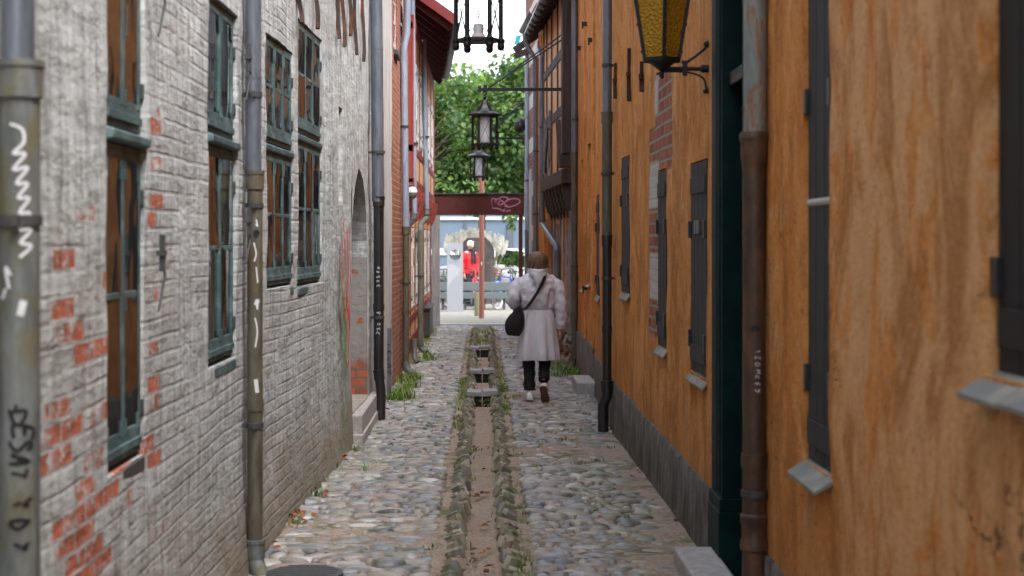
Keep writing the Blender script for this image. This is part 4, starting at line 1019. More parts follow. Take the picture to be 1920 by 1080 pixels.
def timber_house_right():
    y0, y1 = 21.7, 26.0
    ops = [dict(y0=22.6, y1=23.4, z0=.9, z1=2.0, d=.1), dict(y0=24.3, y1=25.1, z0=.9, z1=2.0, d=.1)]
    root = house('timber_framed_house', 'decayed timber framed house with carved black corbels and a jettied upper floor', 'house', RX, 1, y0, y1, 5.3, M['orange_infill'], ops, 'dark_tile', over=.34, amp=.012, seed=31)
    X = RX
    t = MB()
    for y in (21.85, 22.45, 23.5, 24.2, 25.2, 25.85): t.box(X(y) - .025, X(y) + .06, y - .085, y + .085, .45, 2.3)
    t.rings([[Vector((X(y) + .05, y, 2.2)), Vector((X(y) - .03, y, 2.2)), Vector((X(y) - .03, y, 2.36)), Vector((X(y) + .05, y, 2.36))] for y in (21.75, 25.95)])
    t.rings([[Vector((X(y) + .05, y, .42)), Vector((X(y) - .035, y, .42)), Vector((X(y) - .035, y, .6)), Vector((X(y) + .05, y, .6))] for y in (21.75, 25.95)])
    t.build('bare_timber', M['silver_wood'], root, bevel=.008, split=True)
    t = MB()
    for y in (22.15, 22.95): t.box(X(y) - .032, X(y) + .06, y - .06, y + .06, .6, 2.2)
    t.build('orange_post', M['orange_wood'], root, bevel=.006, split=True)
    # corbels: stacked, scalloped
    c = MB()
    for i, y in enumerate((21.95, 22.5, 23.1, 23.7, 24.3, 24.9, 25.5)):
        rr = []
        for o, z in ((.02, 2.05), (.055, 2.08), (.07, 2.16), (.11, 2.18), (.12, 2.27), (.145, 2.29), (.15, 2.38), (.175, 2.40), (.18, 2.52), (.02, 2.52)): rr.append(Vector((X(y) - o, y - .08, z)))
        c.prism(rr, (0, .16, 0))
    c.build('corbel', M['dark_wood'], root, bevel=.01, split=True)
    t = MB(); t.rings([[Vector((X(y) + .05, y, 2.52)), Vector((X(y) - .19, y, 2.52)), Vector((X(y) - .19, y, 2.72)), Vector((X(y) + .05, y, 2.72))] for y in (21.78, 25.95)])
    t.box(X(21.9) - .22, X(21.9) + .02, 21.74, 22.0, 2.74, 2.92)
    t.build('jetty_beam', M['dark_wood'], root, bevel=.012, split=True)
    # jettied upper storey: dark boards and posts with orange infill between
    u = MB(); u.rings([[Vector((X(y) + .0, y, 2.72)), Vector((X(y) - .13, y, 2.72)), Vector((X(y) - .13, y, 5.25)), Vector((X(y) + .0, y, 5.25))] for y in (21.8, 25.95)])
    u.build('upper_panel', M['orange_infill'], root)
    t = MB()
    t.box(X(21.9) - .18, X(21.9) - .03, 21.72, 22.1, 2.925, 5.2); t.box(X(21.9) - .03, X(21.9) + .0, 21.74, 22.0, 2.925, 5.2)
    for y, w in ((23.1, .14), (24.2, .16), (25.2, .14), (25.85, .14)): t.box(X(y) - .148, X(y) - .1, y - w / 2, y + w / 2, 2.73, 5.2)
    for z in (3.5, 4.3): t.rings([[Vector((X(y) - .1, y, z)), Vector((X(y) - .145, y, z)), Vector((X(y) - .145, y, z + .14)), Vector((X(y) - .1, y, z + .14))] for y in (22.3, 25.9)])
    for a, b, za, zb in ((22.25, 22.7, 2.8, 3.45), (24.9, 24.3, 2.8, 3.45)): t.bar((X(a) - .14, a, za), (X(b) - .14, b, zb), .05, .12, up=(1, 0, 0))
    t.build('timber', M['dark_wood'], root, bevel=.01, split=True)
    t = MB()
    for k, (y, l) in enumerate(((24.3, .9), (24.55, 1.3), (24.8, 1.0), (25.1, 1.4), (25.35, 1.1))):
        t.bar((X(y) - .16, y, 3.9 - l * .2), (X(y) - .17, y + .05, 3.9 - l), .06, .03, up=(1, 0, 0))
    t.build('loose_board', M['silver_wood'], root, split=True)
    r = MB()
    for i in range(8):
        y = 21.9 + i * .55; r.bar((X(y) - .42, y, 5.02), (X(y) + .2, y, 5.5), .09, .12)
    r.build('rafter', M['dark_wood'], root, split=True)
    # rubble base
    it = []
    for k in range(95):
        y = random.uniform(21.85, 25.9); z = random.uniform(.0, .44)
        m = random.uniform(.6, 1.2)
        it.append((X(y) - .01, y, z, .07 * m, .09 * m, .06 * m, random.uniform(0, 3), random.uniform(-.3, .3), random.choice(((.17, .09, .06), (.26, .2, .16), (.12, .09, .08), (.3, .27, .25)))))
    stones('rubble_base', it, attr_mat('rubble', .9, .2, 20, .01), root)
    for o in ops:
        s = MB(); ya, yb = o['y0'], o['y1']
        for k in range(5):
            a = lerp(ya, yb, k / 5) + .01; b = lerp(ya, yb, (k + 1) / 5) - .01
            s.box(X(a) + .02, X(a) + .05, a, b, .9, 2.0)
        s.build('boarded_window', M['silver_wood'], root, bevel=.004)
    # split posts of bare wood near the front corner
    s = MB()
    for k, (y, z0, z1) in enumerate(((21.82, .75, 2.15), (21.98, .6, 2.0), (22.25, .7, 1.9))):
        s.bar((X(y) - .045, y, z0), (X(y) - .06, y + .03, z1), .05, .08, up=(0, 1, 0))
    s.build('split_post', M['silver_wood'], root, bevel=.006, split=True)
    return root

def yellow_house_right():
    ops = [dict(y0=26.5, y1=27.1, z0=.9, z1=2.1, d=.1)]
    root = house('narrow_house', 'narrow pale ochre house with slim orange posts beside the decayed timber house', 'house', RX, 1, 26.0, 28.6, 5.6, M['yellow_plaster'], ops, 'dark_tile', over=.25, amp=.008, seed=41)
    t = MB()
    for y in (26.1, 26.45, 27.15, 27.9, 28.5): t.box(RX(y) - .03, RX(y) + .06, y - .07, y + .07, .2, 5.3)
    for z in (2.3, 3.6): t.rings([[Vector((RX(y) + .05, y, z)), Vector((RX(y) - .026, y, z)), Vector((RX(y) - .026, y, z + .15)), Vector((RX(y) + .05, y, z + .15))] for y in (26.18, 28.4)])
    t.build('timber', M['orange_wood'], root, bevel=.008, split=True)
    left_window(root, 26.51, 27.09, .92, 2.08, 1, rec=.03, nm=2, Xf=RX, side=1, mat=M['white_frame'], stay=False)
    backing(root, RX, 1, [(26.5, 27.1, .9, 2.1)], .25)
    return root
def band_house_right():
    ops = [dict(y0=29.4, y1=30.1, z0=3.0, z1=4.2, d=.1)]
    root = house('brick_house', 'dark brick house with white plaster bands next to the red gate beam', 'house', RX, 1, 28.6, 32.3, 6.6, M['band_brick'], ops, 'dark_tile', over=.1, amp=.008, seed=51, gutter=False)
    left_window(root, 29.41, 30.09, 3.02, 4.18, 1, rec=.03, nm=2, Xf=RX, side=1, mat=M['white_frame'], stay=False)
    backing(root, RX, 1, [(29.4, 30.1, 3.0, 4.2)], .25)
    m = MB()
    m.rings([[Vector((RX(y) + .05, y, -.2)), Vector((RX(y) - .02, y, -.2)), Vector((RX(y) - .02, y, 3.1)), Vector((RX(y) + .05, y, 3.1))] for y in (30.4, 32.28)])
    m.build('white_render', M['pale_plaster'], root)
    m = MB(); m.bar((RX(29) - .42, 28.7, 5.15), (RX(29) + .1, 28.7, 5.5), .1, .12); m.bar((RX(31) - .3, 30.9, 5.3), (RX(31) + .1, 30.9, 5.45), .1, .12)
    m.build('rafter', M['dark_wood'], root, split=True)
    return root
# ------------------------------------------------------------ drainpipes
def pipe(label, root_xy, segs, brackets=(), side=-1, Xf=None, foot=None, bell=None, group='drainpipes down the walls'):
    """segs: list of (material, radius, [points]); brackets: heights (x,y) at the same column"""
    root = thing('drainpipe', label, 'drainpipe', (root_xy[0], root_xy[1], 0), group)
    for i, (mat, r, pts) in enumerate(segs):
        m = MB(); m.tube(pts, r, 16)
        top, bot = Vector(pts[0]), Vector(pts[-1])
        for k in (0, -1):
            p = Vector(pts[k]); q = Vector(pts[1 if k == 0 else -2]); d = (q - p).normalized()
            if (k == 0 and i > 0): m.tube([p - d * .012, p + d * .075], r * 1.16, 16); m.tube([p - d * .022, p - d * .004], r * 1.24, 16)
        # joints every 1.9 m
        L = (bot - top).length
        if len(pts) == 2 and L > 1.2 and mat not in ('zinc', 'pale_zinc'):
            for t in (.62,): q = top.lerp(bot, t); m.tube([q + Vector((0, 0, .03)), q - Vector((0, 0, .03))], r * 1.12, 16)
        if len(pts) == 2 and mat in ('zinc', 'pale_zinc', 'patina_pipe'):
            z = top.z - .5
            while z > bot.z + .3:
                t = (top.z - z) / max(1e-6, top.z - bot.z); q = top.lerp(bot, t); m.tube([q + Vector((0, 0, .004)), q - Vector((0, 0, .004))], r * 1.04, 16); z -= 1.0
        m.build(['upper_pipe', 'lower_pipe', 'pipe_foot', 'pipe_elbow'][min(i, 3)], M[mat], root, smooth=45)
    for (x, y, z, r) in brackets:
        m = MB(); m.tube([(x, y, z + .014), (x, y, z - .014)], r * 1.13, 16)
        s = -1 if x < 0 else 1; xw = LX(y) if x < 0 else RX(y)
        m.bar((x + s * r, y, z), (xw + s * .02, y, z), .012, .02); m.bar((x - s * r * .2, y - r * 1.1, z), (x - s * r * .2, y - r * 1.45, z), .02, .028)
        m.build('pipe_bracket', M['dark_iron'], root, smooth=40)
    return root

def pipe_mark(root, name, mat, cx, cy, r, strokes, w):
    """strokes in (arc metres round the pipe, height), arc 0 faces the camera"""
    f = lambda u, v: Vector((cx + (r + .002) * math.sin(u / r), cy - (r + .002) * math.cos(u / r), v))
    m = MB()
    for s in strokes: m.ribbon(f, s, w, 4)
    return m.build(name, M[mat], root, recalc=False)

GL = {'D': [[(0, 0), (0, 1), (.6, .8), (.6, .2), (0, 0)]], 'E': [[(.6, 1), (0, 1), (0, 0), (.6, 0)], [(0, .5), (.5, .5)]], 'S': [[(.6, .9), (.2, 1), (0, .75), (.6, .3), (.4, 0), (0, .1)]],
      'A': [[(0, 0), (.3, 1), (.6, 0)], [(.12, .4), (.5, .4)]], 'T': [[(0, 1), (.6, 1)], [(.3, 1), (.3, 0)]], 'Y': [[(0, 1), (.3, .5), (.6, 1)], [(.3, .5), (.3, 0)]], 'O': [[(.3, 1), (0, .5), (.3, 0), (.6, .5), (.3, 1)]],
      'M': [[(0, 0), (0, 1), (.3, .4), (.6, 1), (.6, 0)]], 'Z': [[(0, 1), (.6, 1), (0, 0), (.6, 0)]], 'C': [[(.6, .9), (.1, .9), (.1, .1), (.6, .1)]], 'R': [[(0, 0), (0, 1), (.55, .8), (0, .5), (.6, 0)]], 'K': [[(0, 0), (0, 1)], [(.6, 1), (0, .5), (.6, 0)]], 'N': [[(0, 0), (0, 1), (.6, 0), (.6, 1)]]}
def vletters(txt, u0, z0, size, pitch, rot=True):
    """letters stacked down a pipe, each turned on its side like the tags in the photo"""
    out = []; rj = random.Random(len(txt) + int(z0 * 100)); size0 = size
    for i, ch in enumerate(txt):
        size = size0 * rj.uniform(.75, 1.25); du = rj.uniform(-.15, .15) * size0
        for st in GL.get(ch, []):
            st = [(a + rj.uniform(-.16, .16), b + rj.uniform(-.16, .16)) for a, b in st]; st = [(a + du / size, b + du / size) for a, b in st]
            if rot: out.append([(u0 + b * size, z0 - i * pitch - a * size) for a, b in st])
            else: out.append([(u0 + a * size, z0 - i * pitch - (1 - b) * size) for a, b in st])
    return out

def pipes():
    # left wall, from the nearest to the farthest
    y = 4.12; x = XX(34, y); xl = XX(36, y)
    r = pipe('drainpipe nearest on the left, worn grey below, tagged in white squiggle and black letters', (x, y),
             [('zinc', .042, [(x, y, 6.1), (x, y, 2.16)]), ('grey_old_pipe', .053, [(xl, y, 2.19), (xl, y, .0)])], [(xl, y, 1.80, .053), (x, y, 3.6, .042), (xl, y, .5, .053)])
    z = lambda py: ZZ(py, y)
    pipe_mark(r, 'white_tag', 'spray_white', xl, y, .053, [[(-.008, z(235)), (.022, z(245)), (.025, z(270)), (0, z(290)), (.03, z(290)), (.0, z(320)), (.036, z(315)), (.008, z(345)), (.036, z(345)), (.012, z(372)), (.04, z(372)), (.015, z(400)), (.042, z(400)), (.014, z(430)), (.046, z(430)), (.018, z(455)), (.046, z(460)), (.016, z(482))]], .008)
    pipe_mark(r, 'black_tag', 'spray_black', xl, y, .053, [[(.008, z(755)), (.004, z(770))]] + vletters('DESAT', -.006, z(768), .040, .037) + vletters('YOY', -.004, z(925), .046, .056), .0095)
    pipe_mark(r, 'sticker', 'sticker', xl, y, .053, [[(.012, z(575)), (.03, z(578))]], .04)
    pipe_mark(r, 'white_mark', 'spray_white', xl, y, .053, [[(-.01, z(540)), (-.02, z(500)), (-.006, z(515))], [(-.03, z(560)), (-.02, z(540))]], .008)
    y = 8.38; x = XX(475, y); xl = XX(478, y)
    r = pipe('olive brown drainpipe with zinc top between the second and third casement windows', (x, y),
             [('zinc', .042, [(x, y, 6.1), (x, y, 2.06)]), ('olive_pipe', .041, [(xl, y, 2.09), (xl, y, .15)]), ('grey_old_pipe', .045, [(xl, y, .16), (xl, y, .08), (xl + .02, y - .03, .03), (xl + .06, y - .07, -.02)])],
             [(x, y, 2.51, .042), (xl, y, 1.93, .041), (xl, y, .78, .041)])
    z = lambda py: ZZ(py, y)
    pipe_mark(r, 'round_sticker', 'spray_black', xl, y, .041, [[(.012, z(432)), (.022, z(437)), (.012, z(444)), (.004, z(437)), (.012, z(432))]], .014)
    pipe_mark(r, 'white_mark', 'spray_white', xl, y, .041, [[(.012, z(412)), (.02, z(425)), (.01, z(420))], [(.0, z(455)), (.012, z(475)), (.002, z(490))], [(.012, z(500)), (.02, z(530))], [(.012, z(565)), (.018, z(580)), (.022, z(560))], [(.006, z(595)), (.018, z(620)), (.008, z(650))]], .007)
    pipe_mark(r, 'sticker', 'sticker', xl, y, .041, [[(.010, z(710)), (.018, z(735))]], .02)
    pipe_mark(r, 'sticker', 'sticker', xl, y, .041, [[(.005, z(565)), (.026, z(568))]], .03)
    y = 15.5; x0 = XX(702, y); x = XX(709, y); xl = XX(710, y)
    r = pipe('drainpipe beside the arched niche, black iron below with pale scribbles', (x, y),
             [('zinc', .060, [(x0, y, 6.1), (x, y, 2.12)]), ('black_pipe', .050, [(xl, y, 2.15), (xl, y, .46)]), ('black_pipe', .046, [(xl, y, .47), (xl + .02, y, .3), (xl + .02, y, .0)])],
             [(x, y, 2.6, .06), (xl, y, 1.0, .05)])
    z = lambda py: ZZ(py, y)
    pipe_mark(r, 'white_tag', 'spray_white', xl, y, .05, vletters('NOSOE', -.014, z(500), .028, .044) + vletters('RSOKE', -.016, z(585), .03, .05), .004)
    y = 20.45; x = XX(761, y); xt = XX(758, y)
    r = pipe('drainpipe at the corner of the red brick house with a kicked-out foot', (x, y),
             [('pale_zinc', .045, [(XX(766, y), y, 6.0), (XX(763, y), y, 4.4), (XX(757, y), y, 4.2), (x, y, 1.88)]), ('olive_pipe', .044, [(x, y, 1.9), (x, y, .16)]), ('grey_old_pipe', .047, [(x, y, .17), (x + .02, y - .01, .09), (x + .13, y - .05, .03)])],
             [(XX(759, y), y, 3.2, .045), (x, y, 1.2, .044)])
    y = 22.4; x = XX(777, y)
    pipe('slim pale zinc drainpipe ending above the elbow, nearest on the timber framed front', (x, y),
         [('pale_zinc', .04, [(XX(772, y), y, 5.5), (x, y, 2.1)]), ('pale_zinc', .036, [(x, y, 2.12), (x - .02, y + .02, 2.02), (x - .07, y + .05, 1.97)]), ('grey_old_pipe', .04, [(x, y, .34), (x, y, .1), (x + .04, y - .03, .04)])], [(x, y, 3.1, .04)])
    y = 25.6; x = XX(800, y); y2 = 24.4; x2 = XX(788, y2)
    pipe('pale zinc drainpipe that bends back along the timber framed front, nearest the gate', (x, y),
         [('pale_zinc', .04, [(XX(794, y), y, 4.95), (x, y, 2.2)]), ('grey_old_pipe', .043, [(x, y, 2.22), (x, y - .03, 2.1), (x2, y2 + .15, 1.99), (x2, y2, 1.9), (x2, y2, .2)]), ('grey_old_pipe', .045, [(x2, y2, .21), (x2 + .01, y2, .1), (x2 + .09, y2 - .05, .04)])],
         [(x, y, 3.4, .04), (x2, y2, 1.2, .043)])
    # right wall
    y = 7.08; x = XX(1416, y); xl = XX(1414, y)
    r = pipe('wide rusty drainpipe beside the dark green door, grey-green above and brown below', (x, y),
             [('patina_pipe', .052, [(x, y, 6.0), (x, y, 2.15)]), ('rust_pipe', .052, [(xl, y, 2.20), (xl, y, -.1)])], [(xl, y, .63, .053)])
    z = lambda py: ZZ(py, y)
    m = MB(); m.lathe((xl, y, 0), [(.053, z(315)), (.055, z(308)), (.060, z(300)), (.060, z(268)), (.066, z(262)), (.066, z(252)), (.056, z(247))], 18)
    m.build('pipe_collar', M['rust_pipe'], r, smooth=40)
    m = MB(); m.lathe((xl, y, 0), [(.053, z(1032)), (.062, z(1030)), (.062, z(1015)), (.056, z(1010)), (.056, z(985)), (.062, z(980)), (.062, z(966)), (.053, z(962))], 18)
    m.build('pipe_collar', M['rust_pipe'], r, smooth=40)
    m = MB(); m.box(x - .05, x + .06, y - .062, y - .05, z(240), z(165)); 
    pipe_mark(r, 'pale_scribble', 'spray_white', xl, y, .052, vletters('TZOMCES', -.002, z(655), .017, .029), .0028)
    pipe_mark(r, 'black_mark', 'spray_black', xl, y, .052, [[(-.02, z(690 - 70)), (-.005, z(612)), (.01, z(618))]], .02)
    y = 14.66; x = XX(1138, y)
    r = pipe('drainpipe halfway along the ochre wall, tarry black below with a bent foot', (x, y),
             [('zinc', .043, [(XX(1141, y), y, 5.9), (x, y, 2.9), (x, y, 2.88)]), ('olive_pipe', .046, [(x, y, 2.9), (x, y, 1.75)]), ('black_pipe', .043, [(x, y, 1.77), (x, y, .42)]), ('black_pipe', .05, [(x, y, .44), (x, y, .32), (x - .035, y, .24), (x - .035, y, .0)])],
             [(x, y, 3.35, .044), (x, y, 1.4, .046), (x, y, 2.36, .05)])
    y = 21.3; x = XX(1077, y)
    pipe('drainpipe at the far end of the ochre walls with a kicked-out olive foot', (x, y),
         [('zinc', .042, [(XX(1078, y), y, 5.8), (x, y, 2.88)]), ('olive_pipe', .042, [(x, y, 2.9), (x, y, .22)]), ('olive_pipe', .045, [(x, y, .24), (x - .01, y, .14), (x - .09, y - .05, .03)])], [(x, y, 3.35, .043), (x, y, 1.4, .043)])
    y = 26.3; x = XX(1016, y); y2 = 24.0; x2 = XX(1046, y2) - .02
    pipe('dark grey drainpipe that elbows sideways below the jetty of the decayed timber house', (x, y),
         [('zinc', .045, [(XX(1010, 27) , 27, 4.98), (x, y, 4.75), (x, y, 2.1)]), ('zinc', .047, [(x, y, 2.12), (x, y, 2.02), (x2 + .0, y2 + .1, 1.66), (x2, y2, 1.6), (x2, y2, .1)])], [(x, y, 3.6, .045), (x2, y2, 1.1, .047)])
    y = 27.9; x = XX(1004, y)
    pipe('grey drainpipe with a slanting neck in front of the banded brick house', (x, y),
         [('zinc', .042, [(x - .19, y + .0, 5.35), (x - .18, y, 5.2), (x, y, 4.9), (x, y, 1.6)]), ('zinc', .044, [(x, y, 1.62), (x, y, .0)])], [(x, y, 3.3, .043), (x, y, 2.2, .043)])
    y = 31.0; x = XX(988, y)
    pipe('pale blue-grey drainpipe at the corner where the red beam meets the brick house', (x, y),
         [('pale_zinc', .04, [(x, y, 5.5), (x, y, 1.9)]), ('zinc', .042, [(x, y, 1.92), (x, y, .0)])], [(x, y, 2.9, .04)])

# ------------------------------------------------------------ lanterns
def glassmat(name, c, rough=.25, trans=.8):
    n = NT(name, rough, .5); n.b.inputs['Transmission Weight'].default_value = trans; n.b.inputs['IOR'].default_value = 1.2
    return n.fin(c, None, n.bump(n.noise(n.obj(), 45, 3, .6), .7, .006))
M['milk_glass'] = glassmat('pale_tube_glass', (.80, .86, .95), .5, .35)
M['socket'] = simple('pale_lamp_socket', (.6, .58, .6), .5, .4, .1, 9, bump=0)
M['wire'] = simple('thin_dark_wire', (.03, .03, .034), .5, .4, .1, 9, bump=0)
def hanging_lantern(label, cx, Y, zb, wallx, brace_x, brace_z, far=False, tube=True):
    root = thing('hanging_lantern', label, 'lantern', (cx, Y, zb), 'hexagonal lanterns hung over the alley')
    Rr = .165; H = .44
    pos = [(cx + Rr * math.cos(R(60 * k)), Y + Rr * math.sin(R(60 * k))) for k in range(6)]
    for (x, y) in pos:
        m = MB(); m.tube([(x, y, zb + .02), (x, y, zb + H)], .0165, 10); m.lathe((x, y, zb), [(.012, -.03), (.024, -.02), (.028, .0), (.024, .02), (.03, .03), (.03, .05), (.018, .06)], 10)
        m.build('post', M['lantern_black'], root, smooth=40)
    for nm, z, h in (('bottom_ring', zb + .045, .022), ('top_ring', zb + H - .01, .03)):
        m = MB()
        for k in range(6):
            a, b = pos[k], pos[(k + 1) % 6]; m.bar((a[0], a[1], z), (b[0], b[1], z), .014, h)
        if nm == 'bottom_ring':
            for k in range(3): a, b = pos[k], pos[k + 3]; m.bar((a[0], a[1], z), (b[0], b[1], z), .02, .018)
            m.lathe((cx, Y, z), [(.06, -.012), (.06, .02), (.05, .022)], 12)
        m.build(nm, M['lantern_black'], root, bevel=.003)
    m = MB()
    for k in range(6):
        a, b = pos[k], pos[(k + 1) % 6]
        for za, zc in ((zb + .055, zb + H - .02), (zb + H - .02, zb + .055)): m.tube([(a[0], a[1], za), (b[0], b[1], zc)], .0028, 5)
    m.build('cross_wires', M['wire'], root)
    m = MB(); m.lathe((cx, Y, zb + .06), [(.05, 0), (.048, .03), (.038, .035), (.037, .10), (.03, .105)], 14); m.build('lamp_socket', M['socket'], root, smooth=40)
    if tube:
        m = MB(); m.lathe((cx, Y, zb + .07), [(.09, 0), (.095, .02), (.095, .33), (.08, .35)], 18, cap=False); m.build('glass_tube', M['milk_glass'], root, smooth=50)
    m = MB(); z = zb + H
    m.lathe((cx, Y, z), [(.20, -.008), (.236, .0), (.238, .022), (.195, .036), (.135, .058), (.092, .095), (.06, .145), (.042, .19), (.03, .212), (.012, .22)], 6, rot=0)
    m.build('roof', M['lantern_black'], root, bevel=.004)
    m = MB(); zt = z + .22; bar = z + .36
    m.tube([(cx, Y, zt - .01), (cx, Y, zt + .06)], .014, 8); m.ball((cx, Y, zt + .03), .026, 8, 6)
    pts = [(cx + .025 * math.cos(a), Y, zt + .085 + .03 * math.sin(a)) for a in [2 * math.pi * k / 12 for k in range(13)]]; m.tube(pts, .008, 6)
    m.tube([(cx, Y, zt + .10), (cx, Y, bar)], .012, 8)
    m.build('hook', M['lantern_black'], root, smooth=50)
    m = MB(); m.bar((cx - .07, Y, bar), (wallx + .04, Y, bar), .035, .045); m.box(cx - .09, cx - .05, Y - .03, Y + .03, bar - .035, bar + .05); m.box(cx - .02, cx + .03, Y - .028, Y + .028, bar - .03, bar + .06)
    m.box(wallx - .02, wallx + .03, Y - .06, Y + .06, bar - .1, bar + .1)
    m.build('bracket_bar', M['lantern_black'], root, bevel=.003)
    m = MB()
    for o in (-.02, .03): m.tube([(cx + .05, Y + o, bar + .02), (brace_x + .03, Y + o, brace_z + o * 1.8)], .010, 6)
    m.box(wallx - .0, wallx + .03, Y - .05, Y + .05, brace_z - .08, brace_z + .1)
    m.build('brace_rod', M['lantern_black'], root)
    return root
def lanterns():
    Y = 11.75; hanging_lantern('nearest hexagonal hanging lantern, an open cage with a pale socket', XX(897, Y), Y, 3.17, RX(Y), RX(Y), 4.7, tube=False)
    Y = 21.95; hanging_lantern('middle hexagonal hanging lantern with bell roof on a long bar from the drainpipe', XX(909, Y), Y, ZZ(277, Y), RX(Y), RX(Y), ZZ(52, Y))
    Y = 31.3; hanging_lantern('smallest and farthest hanging lantern, just above the red beam', XX(898, Y), Y, ZZ(336, Y), RX(Y) , RX(Y) - .0, ZZ(186, Y))
    # amber wall lantern
    Y = 8.95; cx = XX(1241, Y); zb = ZZ(128, Y)
    root = thing('wall_lantern', 'tapered wall lantern with amber glass on an iron bracket beside the dark green door frame', 'lantern', (cx, Y, zb))
    H = .40; rb, rt = .095, .158
    def cnr(k, r, z): a = R(90 * k - 90); return Vector((cx + r * math.cos(a), Y + r * math.sin(a), z))
    z0, z1 = zb + .045, zb + .045 + H
    m = MB()
    for k in range(4):
        m.bar(cnr(k, rb, z0), cnr(k, rt, z1), .02, .02)
        m.bar(cnr(k, rb, z0), cnr(k + 1, rb, z0), .022, .03); m.bar(cnr(k, rt, z1), cnr(k + 1, rt, z1), .022, .035)
        for t in (.12, .5, .9): q = cnr(k, lerp(rb, rt, t) + .006, lerp(z0, z1, t)); m.ball(q, .012, 6, 4)
    m.build('frame', M['lantern_black'], root, bevel=.002)
    for k in range(4):
        m = MB(); a, b, c_, d_ = cnr(k, rb - .004, z0), cnr(k + 1, rb - .004, z0), cnr(k + 1, rt - .004, z1), cnr(k, rt - .004, z1)
        inw = (Vector((cx, Y, 0)) - Vector(((a.x + b.x) / 2, (a.y + b.y) / 2, 0))).normalized() * .006
        m.prism([a, b, c_, d_], inw); m.build('amber_pane', M['amber'], root)
    m = MB(); m.lathe((cx, Y, zb), [(.006, -.06), (.012, -.05), (.014, -.03), (.008, -.02), (.022, -.008), (.05, .012), (.075, .03), (.10, .04), (.10, .05)], 8, rot=R(0)); m.build('base', M['lantern_black'], root, smooth=40)
    m = MB(); m.lathe((cx, Y, z1), [(.19, 0), (.19, .02), (.14, .06), (.10, .12), (.05, .16), (.05, .2), (.03, .22), (.02, .26)], 4, rot=R(0)); m.build('roof', M['lantern_black'], root, bevel=.004)
    m = MB(); z = ZZ(129, Y); xw = RX(Y) + .01
    m.tube([(cx, Y, z), (xw - .03, Y, z)], .012, 8); m.tube([(xw - .05, Y, z), (xw, Y, z)], .022, 10)
    xa = XX(1284, Y)
    m.box(xa - .012, xa + .012, Y - .02, Y + .02, z - .04, z + .04); m.box(xa - .02, xa + .02, Y - .014, Y + .014, z + .03, z + .045)
    m.tube([(xa, Y, z + .03), (xa + .06, Y, z + .07), (xw - .03, Y, ZZ(92, Y)), (xw, Y, ZZ(78, Y))], .008, 6); m.ball((xw - .015, Y, ZZ(83, Y)), .02, 8, 6)
    pts = [(cx - .03, Y, z - .03), (cx + .03, Y, z - .015), (xa + .02, Y, z - .02), (xa + .1, Y, z - .05), (xw - .02, Y, z - .10), (xw - .008, Y, z - .14)]
    m.tube(smooth_path([Vector(p) for p in pts], 5), .006, 6); m.ball((xw - .025, Y, z - .125), .014, 8, 6)
    m.build('bracket', M['lantern_black'], root, smooth=50)
def _amber():
    n = NT('amber_glass', .22, .5); n.b.inputs['Transmission Weight'].default_value = .65; n.b.inputs['IOR'].default_value = 1.3
    v = n.obj(); h = n.vor(v, 60)
    c = n.mix(n.noise(v, 9, 3), (.80, .38, .03), (.95, .62, .06))
    return n.fin(c, None, n.bump(h, 1.0, .012))
M['amber'] = _amber()

